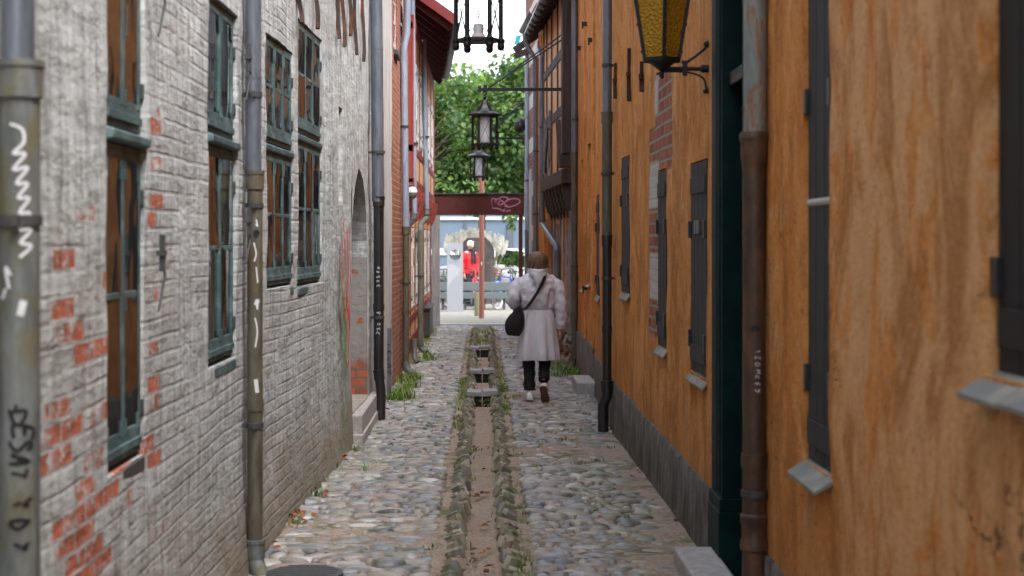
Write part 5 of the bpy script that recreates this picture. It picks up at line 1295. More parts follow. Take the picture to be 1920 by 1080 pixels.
# ------------------------------------------------------------ small things along the alley
def small_things():
    # granite steps
    for (x0, x1, ya, yb, h, lab) in ((XX(1078, 18.3), RX(18.2) + .02, 17.9, 18.9, .155, 'pale granite step at the foot of the far ochre house, past the bent drainpipe'),
                                     (XX(1268, 8.5), RX(8.3) - .02, 7.6, 8.62, .10, 'wide pale granite doorstep in front of the dark green door')):
        m = MB(); m.box(x0, x1, ya, yb, -.1, h); tag(m.build('stone_step', M['granite'], bevel=.015), lab, 'step')
    # iron manhole cover at the lower left
    cx, cy = XX(572, 8.3), 8.28
    root = thing('drain_cover', 'round dark cast iron drain cover beside the foot of the olive drainpipe', 'drain cover', (cx, cy, 0))
    m = MB(); m.lathe((cx, cy, 0), [(.20, .0), (.20, .030), (.185, .035)], 28); m.build('rim', M['dark_iron'], root, smooth=40)
    m = MB()
    for k in range(-3, 4): 
        w = math.sqrt(max(0, .17 ** 2 - (k * .046) ** 2)); m.box(cx - w, cx + w, cy + k * .046 - .012, cy + k * .046 + .012, .028, .04)
    m.build('grate', M['dark_iron'], root, bevel=.003)
    # gate: beam across the end with posts
    Y0, Y1 = 32.05, 32.2
    root = thing('gate_frame', 'dark red timber beam spanning the far end of the alley with a pink tag', 'gateway', (-.1, 32.1, 0))
    xl, xr = XX(800, 32.05), XX(983, 32.05)
    m = MB(); m.box(xl, xr, Y0, Y1, ZZ(403, Y0), ZZ(365, Y0)); m.build('beam', M['beam_red'], root, bevel=.01)
    m = MB(); m.box(xl - .01, xr + .01, Y0 - .03, Y1 + .03, ZZ(365, Y0) + .002, ZZ(362, Y0)); m.build('beam_cap', M['dark_iron'], root, bevel=.004)
    m = MB(); m.box(XX(809, Y0), XX(825, Y0), Y0 + .0, Y1 - .03, -.1, ZZ(403, Y0) - .003); m.build('grey_post', M['grey_wood'], root, bevel=.008)
    m = MB(); m.box(XX(972.5, Y0), XX(980, Y0), Y0 + .02, Y1 - .03, -.1, ZZ(403, Y0) - .003); m.build('red_post', M['beam_red'], root, bevel=.008)
    f = lambda u, v: Vector((XX(u, Y0), Y0 - .004, ZZ(v, Y0)))
    m = MB()
    tagp = [[(921, 376), (924, 390), (922, 374), (929, 373), (928, 383), (932, 373), (938, 374), (934, 381), (930, 380), (938, 384), (944, 380), (940, 376), (934, 378)],
            [(932, 374), (942, 369), (953, 372), (950, 375)], [(946, 386), (954, 388), (968, 384), (975, 378), (970, 373), (958, 373), (948, 378), (945, 382), (952, 386)],
            [(922, 390), (934, 391), (942, 395), (946, 392), (944, 397)], [(948, 395), (952, 396), (951, 397), (955, 394), (957, 396)]]
    for s in tagp: m.ribbon(f, s, 2.1, 5)
    m.build('pink_tag', M['spray_pink'], root, recalc=False)
    # brown post beyond
    Y = 35.7; x = XX(903, Y)
    m = MB(); m.tube([(x, Y, -.05), (x, Y, ZZ(312, Y))], .058, 14)
    n = simple('brown_painted_post', (.22, .085, .06), .5, .4, .15, 6)
    root = thing('lamp_post', 'slim brown steel post standing in the gravel behind the red beam', 'post', (x, Y, 0)); m.build('post', n, root, smooth=50)
    m = MB(); m.box(x - .012, x + .012, Y - .066, Y - .05, 1.18, 1.26); m.build('label_plate', M['sticker'], root)
    # wooden stump
    Y = 36.8; x = XX(895.5, Y); m = MB(); m.tube([(x, Y, -.05), (x, Y, .52), (x, Y, .55)], [.075, .075, .06], 12)
    tag(m.build('bollard', simple('mossy_wood', (.17, .17, .10), .8, .2, .3, 12), smooth=50), 'short mossy wooden bollard left of the brown post', 'bollard')
    # tagged grey post by brick house
    Y = 18.0; x0, x1 = XX(721, Y), XX(734, Y)
    root = thing('guard_post', 'grey metal guard strip with a black tag beside the red bricks', 'guard post', ((x0 + x1) / 2, Y, 0))
    m = MB(); m.box(x0 - .0, x1, Y, Y + .035, -.05, ZZ(615, Y)); m.build('post', M['zinc'], root, bevel=.005)
    m = MB(); f = lambda u, v: Vector((u, Y - .003, v)); 
    for s in vletters('TKYOZ', x0 + .012, ZZ(645, Y), .05, .075): m.ribbon(f, s, .009, 3)
    m.build('black_tag', M['spray_black'], root, recalc=False)
    # globe lamp on the timber house
    Y = 21.2; x = XX(773, Y); z = ZZ(361, Y)
    root = thing('globe_lamp', 'small white dome wall lamp between the zinc drainpipes on the left', 'lamp', (x, Y, z))
    m = MB(); m.lathe((x, Y, z), [(.068, 0), (.066, .03), (.05, .06), (.02, .075)], 16); m.build('dome', simple('white_enamel', (.6, .63, .66), .35, .5, .05, 5, bump=0), root, smooth=60)
    m = MB(); m.lathe((x, Y, z), [(.015, -.085), (.045, -.07), (.062, -.035), (.066, -.002)], 16); m.build('bulb_glass', simple('grey_lamp_glass', (.18, .17, .16), .2, .6, .05, 5, bump=0), root, smooth=60)
    m = MB(); m.tube([(x, Y, z + .07), (x, Y, z + .1), (LX(Y) - .02, Y, z + .1)], .012, 8); m.build('arm', M['dark_iron'], root, smooth=50)
    # utility box
    Y = 29.5; root = thing('utility_box', 'low dark grey box against the timber framed front near the gate', 'utility box', (LX(Y) + .1, Y, 0))
    m = MB(); m.box(LX(Y) + .0, LX(Y) + .11, 28.2, 30.2, .06, .52); m.build('cabinet', M['dark_iron'], root, bevel=.01)
    m = MB(); m.box(LX(Y) - .01, LX(Y) + .13, 28.16, 30.24, .525, .56); m.build('lid', M['dark_iron'], root, bevel=.008)
    # crumpled black bag and teal pennant on the far right
    Y = 29.2; x = XX(975, Y); z = ZZ(236, Y)
    m = MB(); rr = []
    for i in range(11):
        a = math.pi * i / 10; rr.append([Vector((x + (math.sin(a) + .03) * .10 * math.cos(q) * (1 + .5 * nz(q * 2, a * 3, 3)), Y + (math.sin(a) + .03) * .08 * math.sin(q), z - .13 * math.cos(a) * (1 + .3 * nz(q, a, 8)))) for q in [2 * math.pi * j / 14 for j in range(14)]])
    m.rings(rr); m.tube([(x, Y, z + .1), (x + .16, Y, z + .17)], .008, 5)
    tag(m.build('plastic_bag', simple('black_plastic', (.012, .012, .016), .3, .6, .1, 20)), 'crumpled black plastic bag caught on a bracket by the far drainpipes', 'bag')
    Y = 29.0; x = XX(971, Y); z = ZZ(70, Y)
    m = MB(); m.prism([Vector((x - .07, Y, z - .13)), Vector((x + .02, Y, z - .13)), Vector((x + .06, Y, z + .03)), Vector((x - .03, Y, z + .03))], (0, .012, 0)); m.tube([(x + .02, Y, z + .03), (x + .33, Y, z + .03)], .01, 6)
    tag(m.build('pennant', simple('teal_cloth', (.02, .28, .33), .6, .3, .1, 9)), 'small teal pennant hanging below the far right eave', 'pennant')

# ------------------------------------------------------------ the square
def leafmat():
    n = NT('linden_leaf', .55, .35); a = n.n('ShaderNodeAttribute'); a.attribute_name = 'Col'
    n.lk(a.outputs['Color'], n.b.inputs['Base Color'])
    tr = n.n('ShaderNodeBsdfTranslucent'); mx = n.n('ShaderNodeMixShader'); mx.inputs[0].default_value = .42
    c2 = n.mix(1.0, a.outputs['Color'], (1.7, 1.9, .7), 'MULTIPLY'); n.lk(c2, tr.inputs['Color'])
    n.lk(n.b.outputs[0], mx.inputs[1]); n.lk(tr.outputs[0], mx.inputs[2]); n.lk(mx.outputs[0], n.out.inputs['Surface'])
    return n.m
def leaves(name, clumps, mat, parent, size=.13):
    """clumps: (centre, radius, count)"""
    V = []; F = []; C = []
    tmpl = np.array([(0, -.5, 0), (.36, -.22, .07), (.42, .12, .09), (.0, .62, -.06), (-.42, .12, .09), (-.36, -.22, .07)])
    for (c, r, n) in clumps:
        d = rng.normal(size=(n, 3)); d /= np.linalg.norm(d, axis=1)[:, None]
        rad = r * rng.uniform(.35, 1.0, n) ** .5
        P = np.array(c) + d * rad[:, None] * np.array((1, 1, .85))
        tone = random.uniform(.55, 1.3)
        for i in range(n):
            nrm = d[i] * .8 + rng.normal(size=3) * .45 + np.array((0, -.1, .55)); nrm /= np.linalg.norm(nrm)
            t = np.cross(nrm, rng.normal(size=3)); t /= np.linalg.norm(t); b = np.cross(nrm, t)
            s = size * rng.uniform(.6, 1.25)
            v = P[i] + (tmpl[:, :1] * t + tmpl[:, 1:2] * b + tmpl[:, 2:] * nrm) * s
            o = len(V); V.extend(map(tuple, v)); F.append((o, o + 1, o + 2, o + 3)); F.append((o, o + 3, o + 4, o + 5))
            k = tone * rng.uniform(.75, 1.3); y = rng.uniform(0, 1) ** 2
            cc = ((.050 + .07 * y) * k, (.115 + .045 * y) * k, (.038 - .004 * y) * k); C.extend([cc] * 6)
    m = MB(); m.v = V; m.f = F; m.c = C; m.mi = [0] * len(F)
    return m.build(name, mat, parent, recalc=False)
def tree(label, x, y, zc, rx, rz, nclump, seed, mat, size=.135, extra=()):
    random.seed(seed)
    root = thing('linden_tree', label, 'tree', (x, y, 0), 'linden trees on the square')
    m = MB(); m.tube([(x, y, -.1), (x + .02, y, .5), (x - .03, y, 1.6), (x, y, zc - rz * .6), (x + .05, y, zc)], [.17, .14, .12, .10, .05], 12)
    cl = []
    for _ in range(nclump):
        while True:
            d = Vector([random.uniform(-1, 1) for _ in range(3)])
            if .45 < d.length < 1.0: break
        d = d.normalized() * (d.length ** .4)
        c = (x + d.x * rx * .82, y + d.y * rx * .7, zc + d.z * rz * .82); r = random.uniform(.38, .7)
        cl.append((c, r, int(260 * r)))
        if random.random() < .3: m.tube([(x, y, zc - rz * .55), Vector((x, y, zc)).lerp(Vector(c), .5) - Vector((0, 0, .3)), c], [.06, .035, .012], 6)
    for e in extra: cl.append(e)
    bark = simple('bark', (.09, .07, .055), .9, .2, .3, 10, bump=.6)
    m.build('trunk', bark, root, smooth=60)
    leaves('crown', cl, mat, root, size)
def bicycle(label, x, y, yaw, colr, white=False, basket=False):
    root = thing('bicycle', label, 'bicycle', (x, y, 0), 'bicycles parked behind the bench')
    T = Matrix.Translation((x, y, 0)) @ Matrix.Rotation(yaw, 4, 'Z')
    P = lambda a, b, c: T @ Vector((a, b, c))
    paint = simple('bicycle_paint', colr, .35, .5, .1, 5, bump=0)
    rubber = M['bike_white'] if white else M['black_pipe']
    for cx in (-.52, .52):
        m = MB(); r = .33
        m.tube([P(cx + r * math.cos(a), 0, r + .01 + r * math.sin(a)) for a in [2 * math.pi * k / 28 for k in range(29)]], .02, 8, caps=False)
        w = m.build('wheel', rubber, root, smooth=60)
        m = MB(); m.tube([P(cx + .3 * math.cos(a), 0, r + .01 + .3 * math.sin(a)) for a in [2 * math.pi * k / 28 for k in range(29)]], .011, 6, caps=False)
        for k in range(14): a = 2 * math.pi * k / 14; m.tube([P(cx, 0, r + .01), P(cx + .3 * math.cos(a), 0, r + .01 + .3 * math.sin(a))], .0022, 4)
        m.tube([P(cx, -.05, r + .01), P(cx, .05, r + .01)], .02, 8); m.build('rim', M['zinc'], w)
        m = MB(); m.tube([P(cx + .37 * math.cos(a), 0, r + .01 + .37 * math.sin(a)) for a in [math.pi * (.15 + .7 * k / 10) for k in range(11)]], .022, 6); m.build('mudguard', paint, root, smooth=60)
    m = MB()
    bb, seat, head, hd2 = P(-.08, 0, .30), P(-.22, 0, .78), P(.32, 0, .82), P(.36, 0, .62)
    for a, b in ((bb, seat), (bb, hd2), (seat, head), (head, hd2), (bb, P(-.52, 0, .34)), (seat, P(-.52, 0, .34))): m.tube([a, b], .018, 8)
    m.build('frame', paint, root, smooth=60)
    m = MB()
    for s in (-.045, .045): m.tube([P(.36, 0, .64), P(.38, s, .6), P(.52, s, .34)], .012, 6)
    m.tube([head, P(.29, 0, .98)], .014, 6); m.build('fork', paint, root, smooth=60)
    m = MB(); m.tube([P(.14, -.28, 1.0), P(.24, -.26, 1.03), P(.30, -.1, 1.0), P(.30, .1, 1.0), P(.24, .26, 1.03), P(.14, .28, 1.0)], .013, 8); m.build('handlebar', M['black_pipe'], root, smooth=60)
    m = MB(); m.tube([seat, P(-.25, 0, .9)], .013, 6); m.rings([[P(a, b * w, .90 + c) for b, c in ((-1, 0), (-.6, .05), (.6, .05), (1, 0), (.5, -.02), (-.5, -.02))] for a, w in ((-.38, .06), (-.33, .09), (-.2, .06), (-.1, .03))]); m.build('saddle', M['black_pipe'], root, smooth=60)
    m = MB(); m.lathe(bb, [(.09, -.006), (.09, .006)], 18, m=Matrix.Rotation(yaw, 3, 'Z') @ Matrix.Rotation(R(90), 3, 'X')); m.tube([bb, P(-.08, -.1, .15)], .01, 6); m.tube([bb, P(-.08, .1, .45)], .01, 6)
    for s, z in ((-.14, .15), (.14, .45)): m.boxm(T @ Matrix.Translation((-.08, s, z)), .08, .08, .02)
    m.build('crank', M['dark_iron'], root)
    if basket:
        m = MB()
        for z, r in ((.84, .08), (.90, .09), (.96, .10), (1.0, .105)): m.tube([P(.48 + r * math.cos(a), r * 1.1 * math.sin(a), z) for a in [2 * math.pi * k / 16 for k in range(17)]], .008, 5, caps=False)
        for k in range(16): a = 2 * math.pi * k / 16; m.tube([P(.48 + .08 * math.cos(a), .085 * math.sin(a), .83), P(.48 + .105 * math.cos(a), .11 * math.sin(a), 1.0)], .005, 4)
        m.lathe(P(.48, 0, .82), [(.08, 0), (.08, .01)], 16); m.build('basket', simple('wicker', (.16, .09, .05), .8, .3, .2, 20), root)
def car(label, x, y, yaw, colr):
    root = thing('parked_car', label, 'car', (x, y, 0), 'cars parked across the road')
    T = Matrix.Translation((x, y, 0)) @ Matrix.Rotation(yaw, 4, 'Z'); P = lambda a, b, c: T @ Vector((a, b, c))
    paint = simple('car_paint', colr, .3, .5, .04, 4, bump=0)
    m = MB(); rr = []
    prof = [(-2.05, .45, .62, .66), (-2.0, .30, .80, .74), (-1.5, .26, .88, .82), (-.9, .25, .92, .84), (0, .25, .93, .85), (.9, .25, .92, .84), (1.5, .26, .82, .82), (1.95, .30, .70, .74), (2.05, .42, .58, .64)]
    for a, zb, zt, w in prof:
        rr.append([P(a, s * w * q, z) for s, q, z in ((1, .9, zb), (1, 1, lerp(zb, zt, .3)), (1, .98, lerp(zb, zt, .8)), (1, .88, zt), (-1, .88, zt), (-1, .98, lerp(zb, zt, .8)), (-1, 1, lerp(zb, zt, .3)), (-1, .9, zb))])
    m.rings(rr); m.build('body', paint, root, smooth=35)
    m = MB(); rr = []
    for a, zt, w in ((-1.75, .86, .72), (-1.2, 1.38, .62), (-.4, 1.46, .60), (.3, 1.42, .61), (1.0, .90, .72)):
        rr.append([P(a, .76, .86), P(a, w, zt), P(a, -w, zt), P(a, -.76, .86)])
    m.rings(rr); m.build('cabin_glass', M['pane'], root, smooth=30)
    m = MB(); m.rings([[P(a, w, z), P(a, w - .03, z + .035), P(a, -w + .03, z + .035), P(a, -w, z)] for a, z, w in ((-1.25, 1.37, .63), (-.4, 1.455, .61), (.35, 1.415, .62))])
    for s in (-1, 1):
        for a0, z0, a1, z1 in ((-1.75, .88, -1.22, 1.38), (-.45, .88, -.4, 1.45), (1.0, .90, .33, 1.42)): m.bar(P(a0, s * .755, z0), P(a1, s * .625, z1), .05, .05)
    m.build('roof', paint, root, smooth=30)
    for a in (-1.3, 1.3):
        for s in (-1, 1):
            m = MB(); rot = Matrix.Rotation(yaw, 3, 'Z') @ Matrix.Rotation(R(90), 3, 'X')
            m.lathe(P(a, s * .78, .31), [(.25, -.09), (.31, -.07), (.31, .07), (.25, .09)], 20, m=rot); w = m.build('wheel', M['black_pipe'], root, smooth=40)
            m = MB(); m.lathe(P(a, s * .80, .31), [(.2, -.08), (.2, .08), (.1, .09)], 16, m=rot); m.build('rim', M['zinc'], w, smooth=40)
    for s in (-1, 1):
        m = MB(); m.boxm(T @ Matrix.Translation((2.0, s * .55, .62)), .1, .3, .14); m.build('headlight', M['sticker'], root, bevel=.02)
        m = MB(); m.boxm(T @ Matrix.Translation((-2.02, s * .58, .68)), .08, .22, .16); m.build('tail_light', simple('tail_light_red', (.4, .02, .02), .3, .5, 0, 5, bump=0), root, bevel=.02)
def square():
    M['bike_white'] = simple('white_tyre', (.6, .6, .58), .6, .3, .1, 9, bump=0)
    lm = leafmat()
    tree('linden tree on the left of the gate opening, filling the sky above the beam', -2.0, 45, 4.75, 2.95, 2.35, 125, 3, lm, extra=[((-.45, 43.6, 3.1), .5, 130), ((-1.2, 43.6, 3.0), .5, 130), ((-.1, 44, 3.6), .6, 180)])
    tree('linden tree on the right with a low drooping branch under the beam', 1.85, 45.5, 4.8, 2.95, 2.5, 125, 5, lm, extra=[((.72, 43.4, 2.35), .22, 40), ((.55, 43.6, 2.75), .4, 90), ((1.0, 43.6, 2.6), .4, 90), ((.1, 44.2, 3.3), .6, 170), ((.8, 44.0, 2.1), .12, 9)])
    tree('linden tree behind the other two, across the middle of the opening', 0.0, 50.5, 4.9, 2.7, 2.4, 100, 9, lm)
    random.seed(77)
    # stele with round hole
    Y = 39.0; x0, x1 = XX(838, Y), XX(868, Y); H = ZZ(455, Y); cx, cz, r = XX(853.5, Y), ZZ(478, Y), .135
    root = thing('information_stele', 'upright pale grey stele with a round hole and a faded grey world map', 'stele', ((x0 + x1) / 2, Y, 0))
    tp = H - cz
    AN = sorted([2 * math.pi * (k + .5) / 32 for k in range(32)] + [math.atan2(b, a) % (2 * math.pi) for a in (x1 - cx, x0 - cx) for b in (tp, -.26)])
    m = MB(); K = len(AN)
    for yy in (Y, Y + .09):
        circ = [(cx + r * math.cos(AN[k]), cz + r * math.sin(AN[k])) for k in range(K)]
        sq = []
        for k in range(K):
            c_, s_ = math.cos(AN[k]), math.sin(AN[k])
            sc = min(((x1 - cx) if c_ > 0 else (cx - x0)) / max(abs(c_), 1e-6), (tp if s_ > 0 else .26) / max(abs(s_), 1e-6)); sq.append((cx + c_ * sc, cz + s_ * sc))
        for k in range(K):
            j = (k + 1) % K; m.add([(circ[k][0], yy, circ[k][1]), (circ[j][0], yy, circ[j][1]), (sq[j][0], yy, sq[j][1]), (sq[k][0], yy, sq[k][1])], [(0, 1, 2, 3)])
        m.add([(x0, yy, -.05), (x1, yy, -.05), (x1, yy, cz - .26), (x0, yy, cz - .26)], [(0, 1, 2, 3)])
        for xa in (x0, x1):
            q = sorted([p for p in sq if abs(p[0] - xa) < 1e-4], key=lambda t: t[1])
            if len(q) > 1: pass
    for k in range(K):
        j = (k + 1) % K; c_, d_ = circ[k], circ[j]
        m.add([(c_[0], Y, c_[1]), (d_[0], Y, d_[1]), (d_[0], Y + .09, d_[1]), (c_[0], Y + .09, c_[1])], [(0, 1, 2, 3)])
    m.add([(x0, Y, -.05), (x0, Y + .09, -.05), (x0, Y + .09, H), (x0, Y, H)], [(0, 1, 2, 3)]); m.add([(x1, Y, -.05), (x1, Y + .09, -.05), (x1, Y + .09, H), (x1, Y, H)], [(0, 1, 2, 3)]); m.add([(x0, Y, H), (x1, Y, H), (x1, Y + .09, H), (x0, Y + .09, H)], [(0, 1, 2, 3)])
    m.build('slab', simple('pale_steel_panel', (.22, .235, .26), .5, .4, .06, 3, bump=0), root, recalc=False)
    m = MB(); f = lambda u, v: Vector((XX(u, Y), Y - .004, ZZ(v, Y)))
    mp = [[(839, 496), (850, 494), (858, 500), (863, 499), (864, 504), (860, 510), (861, 516), (855, 522), (850, 517), (846, 524), (841, 530), (839, 538)]]
    m.poly([f(u, v) for u, v in [(839, 497), (847, 495), (853, 497), (858, 503), (864, 501), (864, 506), (860, 511), (861, 516), (855, 521), (850, 522), (846, 530), (842, 534), (839, 545)]])
    m.build('map_print', simple('map_print_grey', (.27, .285, .31), .6, .3, .1, 9, bump=0), root, recalc=False)
    m = MB()
    for k in range(3): m.ribbon(f, [(842, 488 + k * 2.0), (846, 488.2 + k * 2.0), (858 + 3 * (k % 2), 488 + k * 2.0)], .7, 2)
    m.build('text_lines', simple('print_blue_grey', (.22, .26, .34), .6, .3, .1, 9, bump=0), root, recalc=False)
    # standing stone
    Y = 44; x0, x1 = XX(862, Y), XX(930, Y); m = MB(); rr = []
    H = ZZ(446, Y)
    for i in range(15):
        t = i / 14; z = -.1 + (H + .1) * (t ** .9); hw = (x1 - x0) / 2 * (1.0 - .06 * t - .45 * max(0, t - .8) / .2 * 1.0 * (t - .8) / .2); cx = (x0 + x1) / 2 - .05 * t
        dep = .32 * (1 - .4 * t)
        rr.append([Vector((cx + hw * (1 if math.cos(a) > 0 else -1) * abs(math.cos(a)) ** .6 * (1 + .08 * nz(a, z * 2, 5)), Y + dep * (1 if math.sin(a) > 0 else -1) * abs(math.sin(a)) ** .7 * (1 + .15 * nz(a * 2, z * 2, 1)), z + .05 * nz(a, 4, 4))) for a in [2 * math.pi * j / 24 for j in range(24)]])
    m.rings(rr)
    tag(m.build('standing_stone', simple('dark_boulder', (.032, .029, .028), .85, .25, .35, 3.5, bump=.6, c2=(.06, .052, .047)), smooth=50), 'tall dark rounded memorial boulder behind the man in the red jacket', 'boulder')
    # slatted long bench
    Y = 40.0; root = thing('long_bench', 'long grey bench of two wide horizontal planks crossing behind the stele', 'bench', (0, Y, 0))
    gm = simple('grey_bench_plank', (.08, .10, .105), .6, .4, .2, 6)
    for z0, z1, yy in ((.43, .56, Y), (.14 + .09, .36, Y - .02)):
        m = MB(); zA, zB = (ZZ(545, Y), ZZ(529, Y)) if z0 > .4 else (ZZ(560, Y), ZZ(548, Y)); m.box(XX(812, Y), XX(957, Y), yy, yy + .05, zA, zB); m.build('plank', gm, root, bevel=.006)
    m = MB(); m.box(XX(812, Y), XX(957, Y), Y + .06, Y + .45, ZZ(530, Y) - .05, ZZ(530, Y) - .01); m.build('seat', gm, root, bevel=.006)
    for px in (830, 872, 908, 945):
        m = MB(); m.box(XX(px, Y) - .03, XX(px, Y) + .03, Y + .06, Y + .4, -.05, ZZ(532, Y) - .06); m.build('leg', M['dark_iron'], root)
    bicycle('red bicycle seen end-on beside the brown post, behind the long bench', XX(889, 41.6), 41.6, R(-84), (.45, .03, .05))
    bicycle('blue bicycle with white tyres and a wicker basket at the right end of the bench', XX(950, 41.0), 41.25, R(-118), (.02, .05, .28), True, True)
    bicycle('dark bicycle at the left end of the long bench, mostly behind the grey post', XX(821, 41.4), 41.4, R(-60), (.03, .03, .035))
    # pampas grass
    Y = 46.0; root = thing('pampas_grass', 'wide clump of white feathery pampas grass behind the dark boulder', 'plant', (-.3, Y, 0))
    m = MB(); g = MB()
    for k in range(120):
        t = random.random(); x = XX(lerp(836, 944, t), Y); yy = Y + random.uniform(-.5, .5); top = ZZ(432 + 24 * abs(t - .5) ** 1.3 * 2.2 + random.uniform(-6, 12), Y); ln = random.uniform(.26, .42)
        dx, dy = (t - .5) * .18 + random.uniform(-.08, .08), random.uniform(-.1, .1)
        sg = random.uniform(.85, 1.1); m.cc = (.8 * sg, .77 * sg, .72 * sg)
        for q in range(34):
            tt = random.random(); a_ = random.uniform(0, 6.28); w_ = .075 * math.sin(math.pi * min(1, .12 + tt * .85)) + .012
            b0 = Vector((x + dx * tt, yy + dy * tt, top - ln * (1 - tt) * .9)); e = b0 + Vector((math.cos(a_) * w_, math.sin(a_) * w_, .07))
            m.tube([b0, b0.lerp(e, .6), e], [.007, .012, .002], 4)
        g.cc = (.25, .28, .13); g.tube([(-.3 + (x + .3) * .4, yy, 0), (x, yy, top - ln + .02)], .005, 4)
    fm = attr_mat('pampas_plume', .9, .1, 6, .002)
    m.build('plumes', simple('pampas_white', (.92, .88, .80), .9, .1, .06, 5, bump=0), root, smooth=60); 
    for k in range(500):
        a = random.uniform(0, 6.28); r0 = random.uniform(0, .75); h = random.uniform(.5, 1.05); x = -.3 + r0 * math.cos(a); yy = Y + .5 * r0 * math.sin(a); l = random.uniform(.1, .5)
        s = random.uniform(.7, 1.3); g.cc = (.12 * s, .19 * s, .07 * s); w = .008
        x2_, y2_ = x + l * .4 * math.cos(a), yy + l * .4 * math.sin(a); g.add([(x - w, yy, 0), (x + w, yy, 0), (x2_ + w, y2_, h * .7), (x2_ - w, y2_, h * .7), (x + l * math.cos(a), yy + l * math.sin(a), h)], [(0, 1, 2, 3), (3, 2, 4)])
    g.build('blades', fm, root, recalc=False)
    # hedges
    for lab, xa, xb, yy, h in (('low clipped hedge along the far road on the left of the square', -9, -1.6, 47.6, 1.45), ('low clipped hedge along the far road on the right of the square', .6, 9, 48.0, 1.5)):
        h_ = thing('hedge', lab, 'hedge', ((xa + xb) / 2, yy, 0), 'hedges along the far road')
        cl = []
        for _ in range(int((xb - xa) * 14)): cl.append(((random.uniform(xa, xb), yy + random.uniform(-.3, .3), random.uniform(.9 if True else .1, h - .2)), .25, 38))
        leaves('foliage', cl, lm, h_, .10)
        m = MB()
        for k in range(int((xb - xa) / .6)): m.tube([(xa + .3 + k * .6, yy, -.05), (xa + .3 + k * .6, yy, 1.0)], .02, 6)
        m.build('stems', simple('hedge_stem', (.08, .06, .05)), h_)
    car('white car parked across the road, showing left of the stele', -2.9, 51.5, R(3), (.45, .46, .47))
    car('pale silver car parked across the road, on the right behind the tables', 3.1, 52.0, R(-2), (.55, .57, .6))
    car('white car parked between the others, behind the boulder', 0.1 - .1, 54.6, R(180), (.48, .48, .49))
    # tables
    for lab, px, yy in (('pale picnic table nearer the red gate post', 957, 45.0), ('pale picnic table farther left beside the boulder', 943, 45.8)):
        x = XX(px, yy); r_ = thing('picnic_table', lab, 'table', (x, yy, 0), 'picnic tables on the square')
        m = MB()
        for k in range(4): m.box(x - .7, x + .7, yy - .35 + k * .18, yy - .19 + k * .18, .93, .97)
        m.build('table_top', simple('pale_table_board', (.36, .36, .37), .6, .3, .1, 8), r_)
        for s in (-1, 1):
            m = MB(); m.bar((x + s * .55, yy - .3, 0), (x + s * .55, yy - .1, .93), .05); m.bar((x + s * .55, yy + .3, 0), (x + s * .55, yy + .1, .93), .05); m.build('leg', M['dark_iron'], r_)
    # glass fronted building
    Y = 62; root = thing('glass_building', 'long low blue-grey glass fronted building across the road', 'building', (0, Y, 0))
    gm = NT('blue_grey_cladding', .35, .5); p = gm.pos(); x, y, z = gm.sep(p)
    c = gm.mix(gm.noise(gm.scale(p, (.4, 1, 1)), 2.2, 3), (.07, .10, .14), (.11, .145, .19))
    m = MB(); m.box(-26, 26, Y, Y + 9, -.1, 5.6); m.build('wall', gm.fin(c), root)
    pm = simple('pale_cladding_band', (.55, .58, .60), .5, .3, .05, 2, bump=0); dm = simple('dark_mullion', (.06, .07, .085), .5, .4, .1, 2, bump=0)
    m = MB(); m.box(-26, 26, Y - .08, Y + .01, ZZ(412, Y), ZZ(407, Y)); m.box(-26, 26, Y - .06, Y + .01, ZZ(478, Y), ZZ(466, Y)); m.box(-26.1, 26.1, Y - .4, Y + 9.1, 5.6, 5.8); m.build('cladding_band', pm, root)
    m = MB()
    for k in range(-9, 10): m.box(k * 1.65 + .98 - .05, k * 1.65 + .98 + (.22 if k == 0 else .03), Y - .05, Y + .01, .0, 5.55)
    m.build('mullion', dm, root)
    m = MB()
    for k in range(-14, 14): 
        xa = k * 1.65 + 1.1; m.box(xa, xa + 1.45, Y - .012, Y + .01, 2.62 + .1, 3.9)
    m.build('window', M['pane'], root)

# ------------------------------------------------------------ people
def skin_mesh(verts, edges, radii, sub=2):
    me = bpy.data.meshes.new('tmp'); me.from_pydata([tuple(v) for v in verts], edges, []); o = bpy.data.objects.new('tmp', me); col.objects.link(o)
    o.modifiers.new('skin', 'SKIN'); s = o.modifiers.new('s', 'SUBSURF'); s.levels = s.render_levels = sub
    if not me.skin_vertices: 
        bm = bmesh.new(); bm.from_mesh(me); bm.verts.layers.skin.verify(); bm.to_mesh(me); bm.free()
    for i, r in enumerate(radii):
        sv = me.skin_vertices[0].data[i]; sv.radius = r if isinstance(r, tuple) else (r, r); sv.use_root = (i == 0)
    dg = bpy.context.evaluated_depsgraph_get(); ev = o.evaluated_get(dg); m2 = ev.to_mesh()
    V = [v.co.copy() for v in m2.vertices]; F = [tuple(p.vertices) for p in m2.polygons]; ev.to_mesh_clear()
    bpy.data.objects.remove(o); bpy.data.meshes.remove(me)
    return V, F
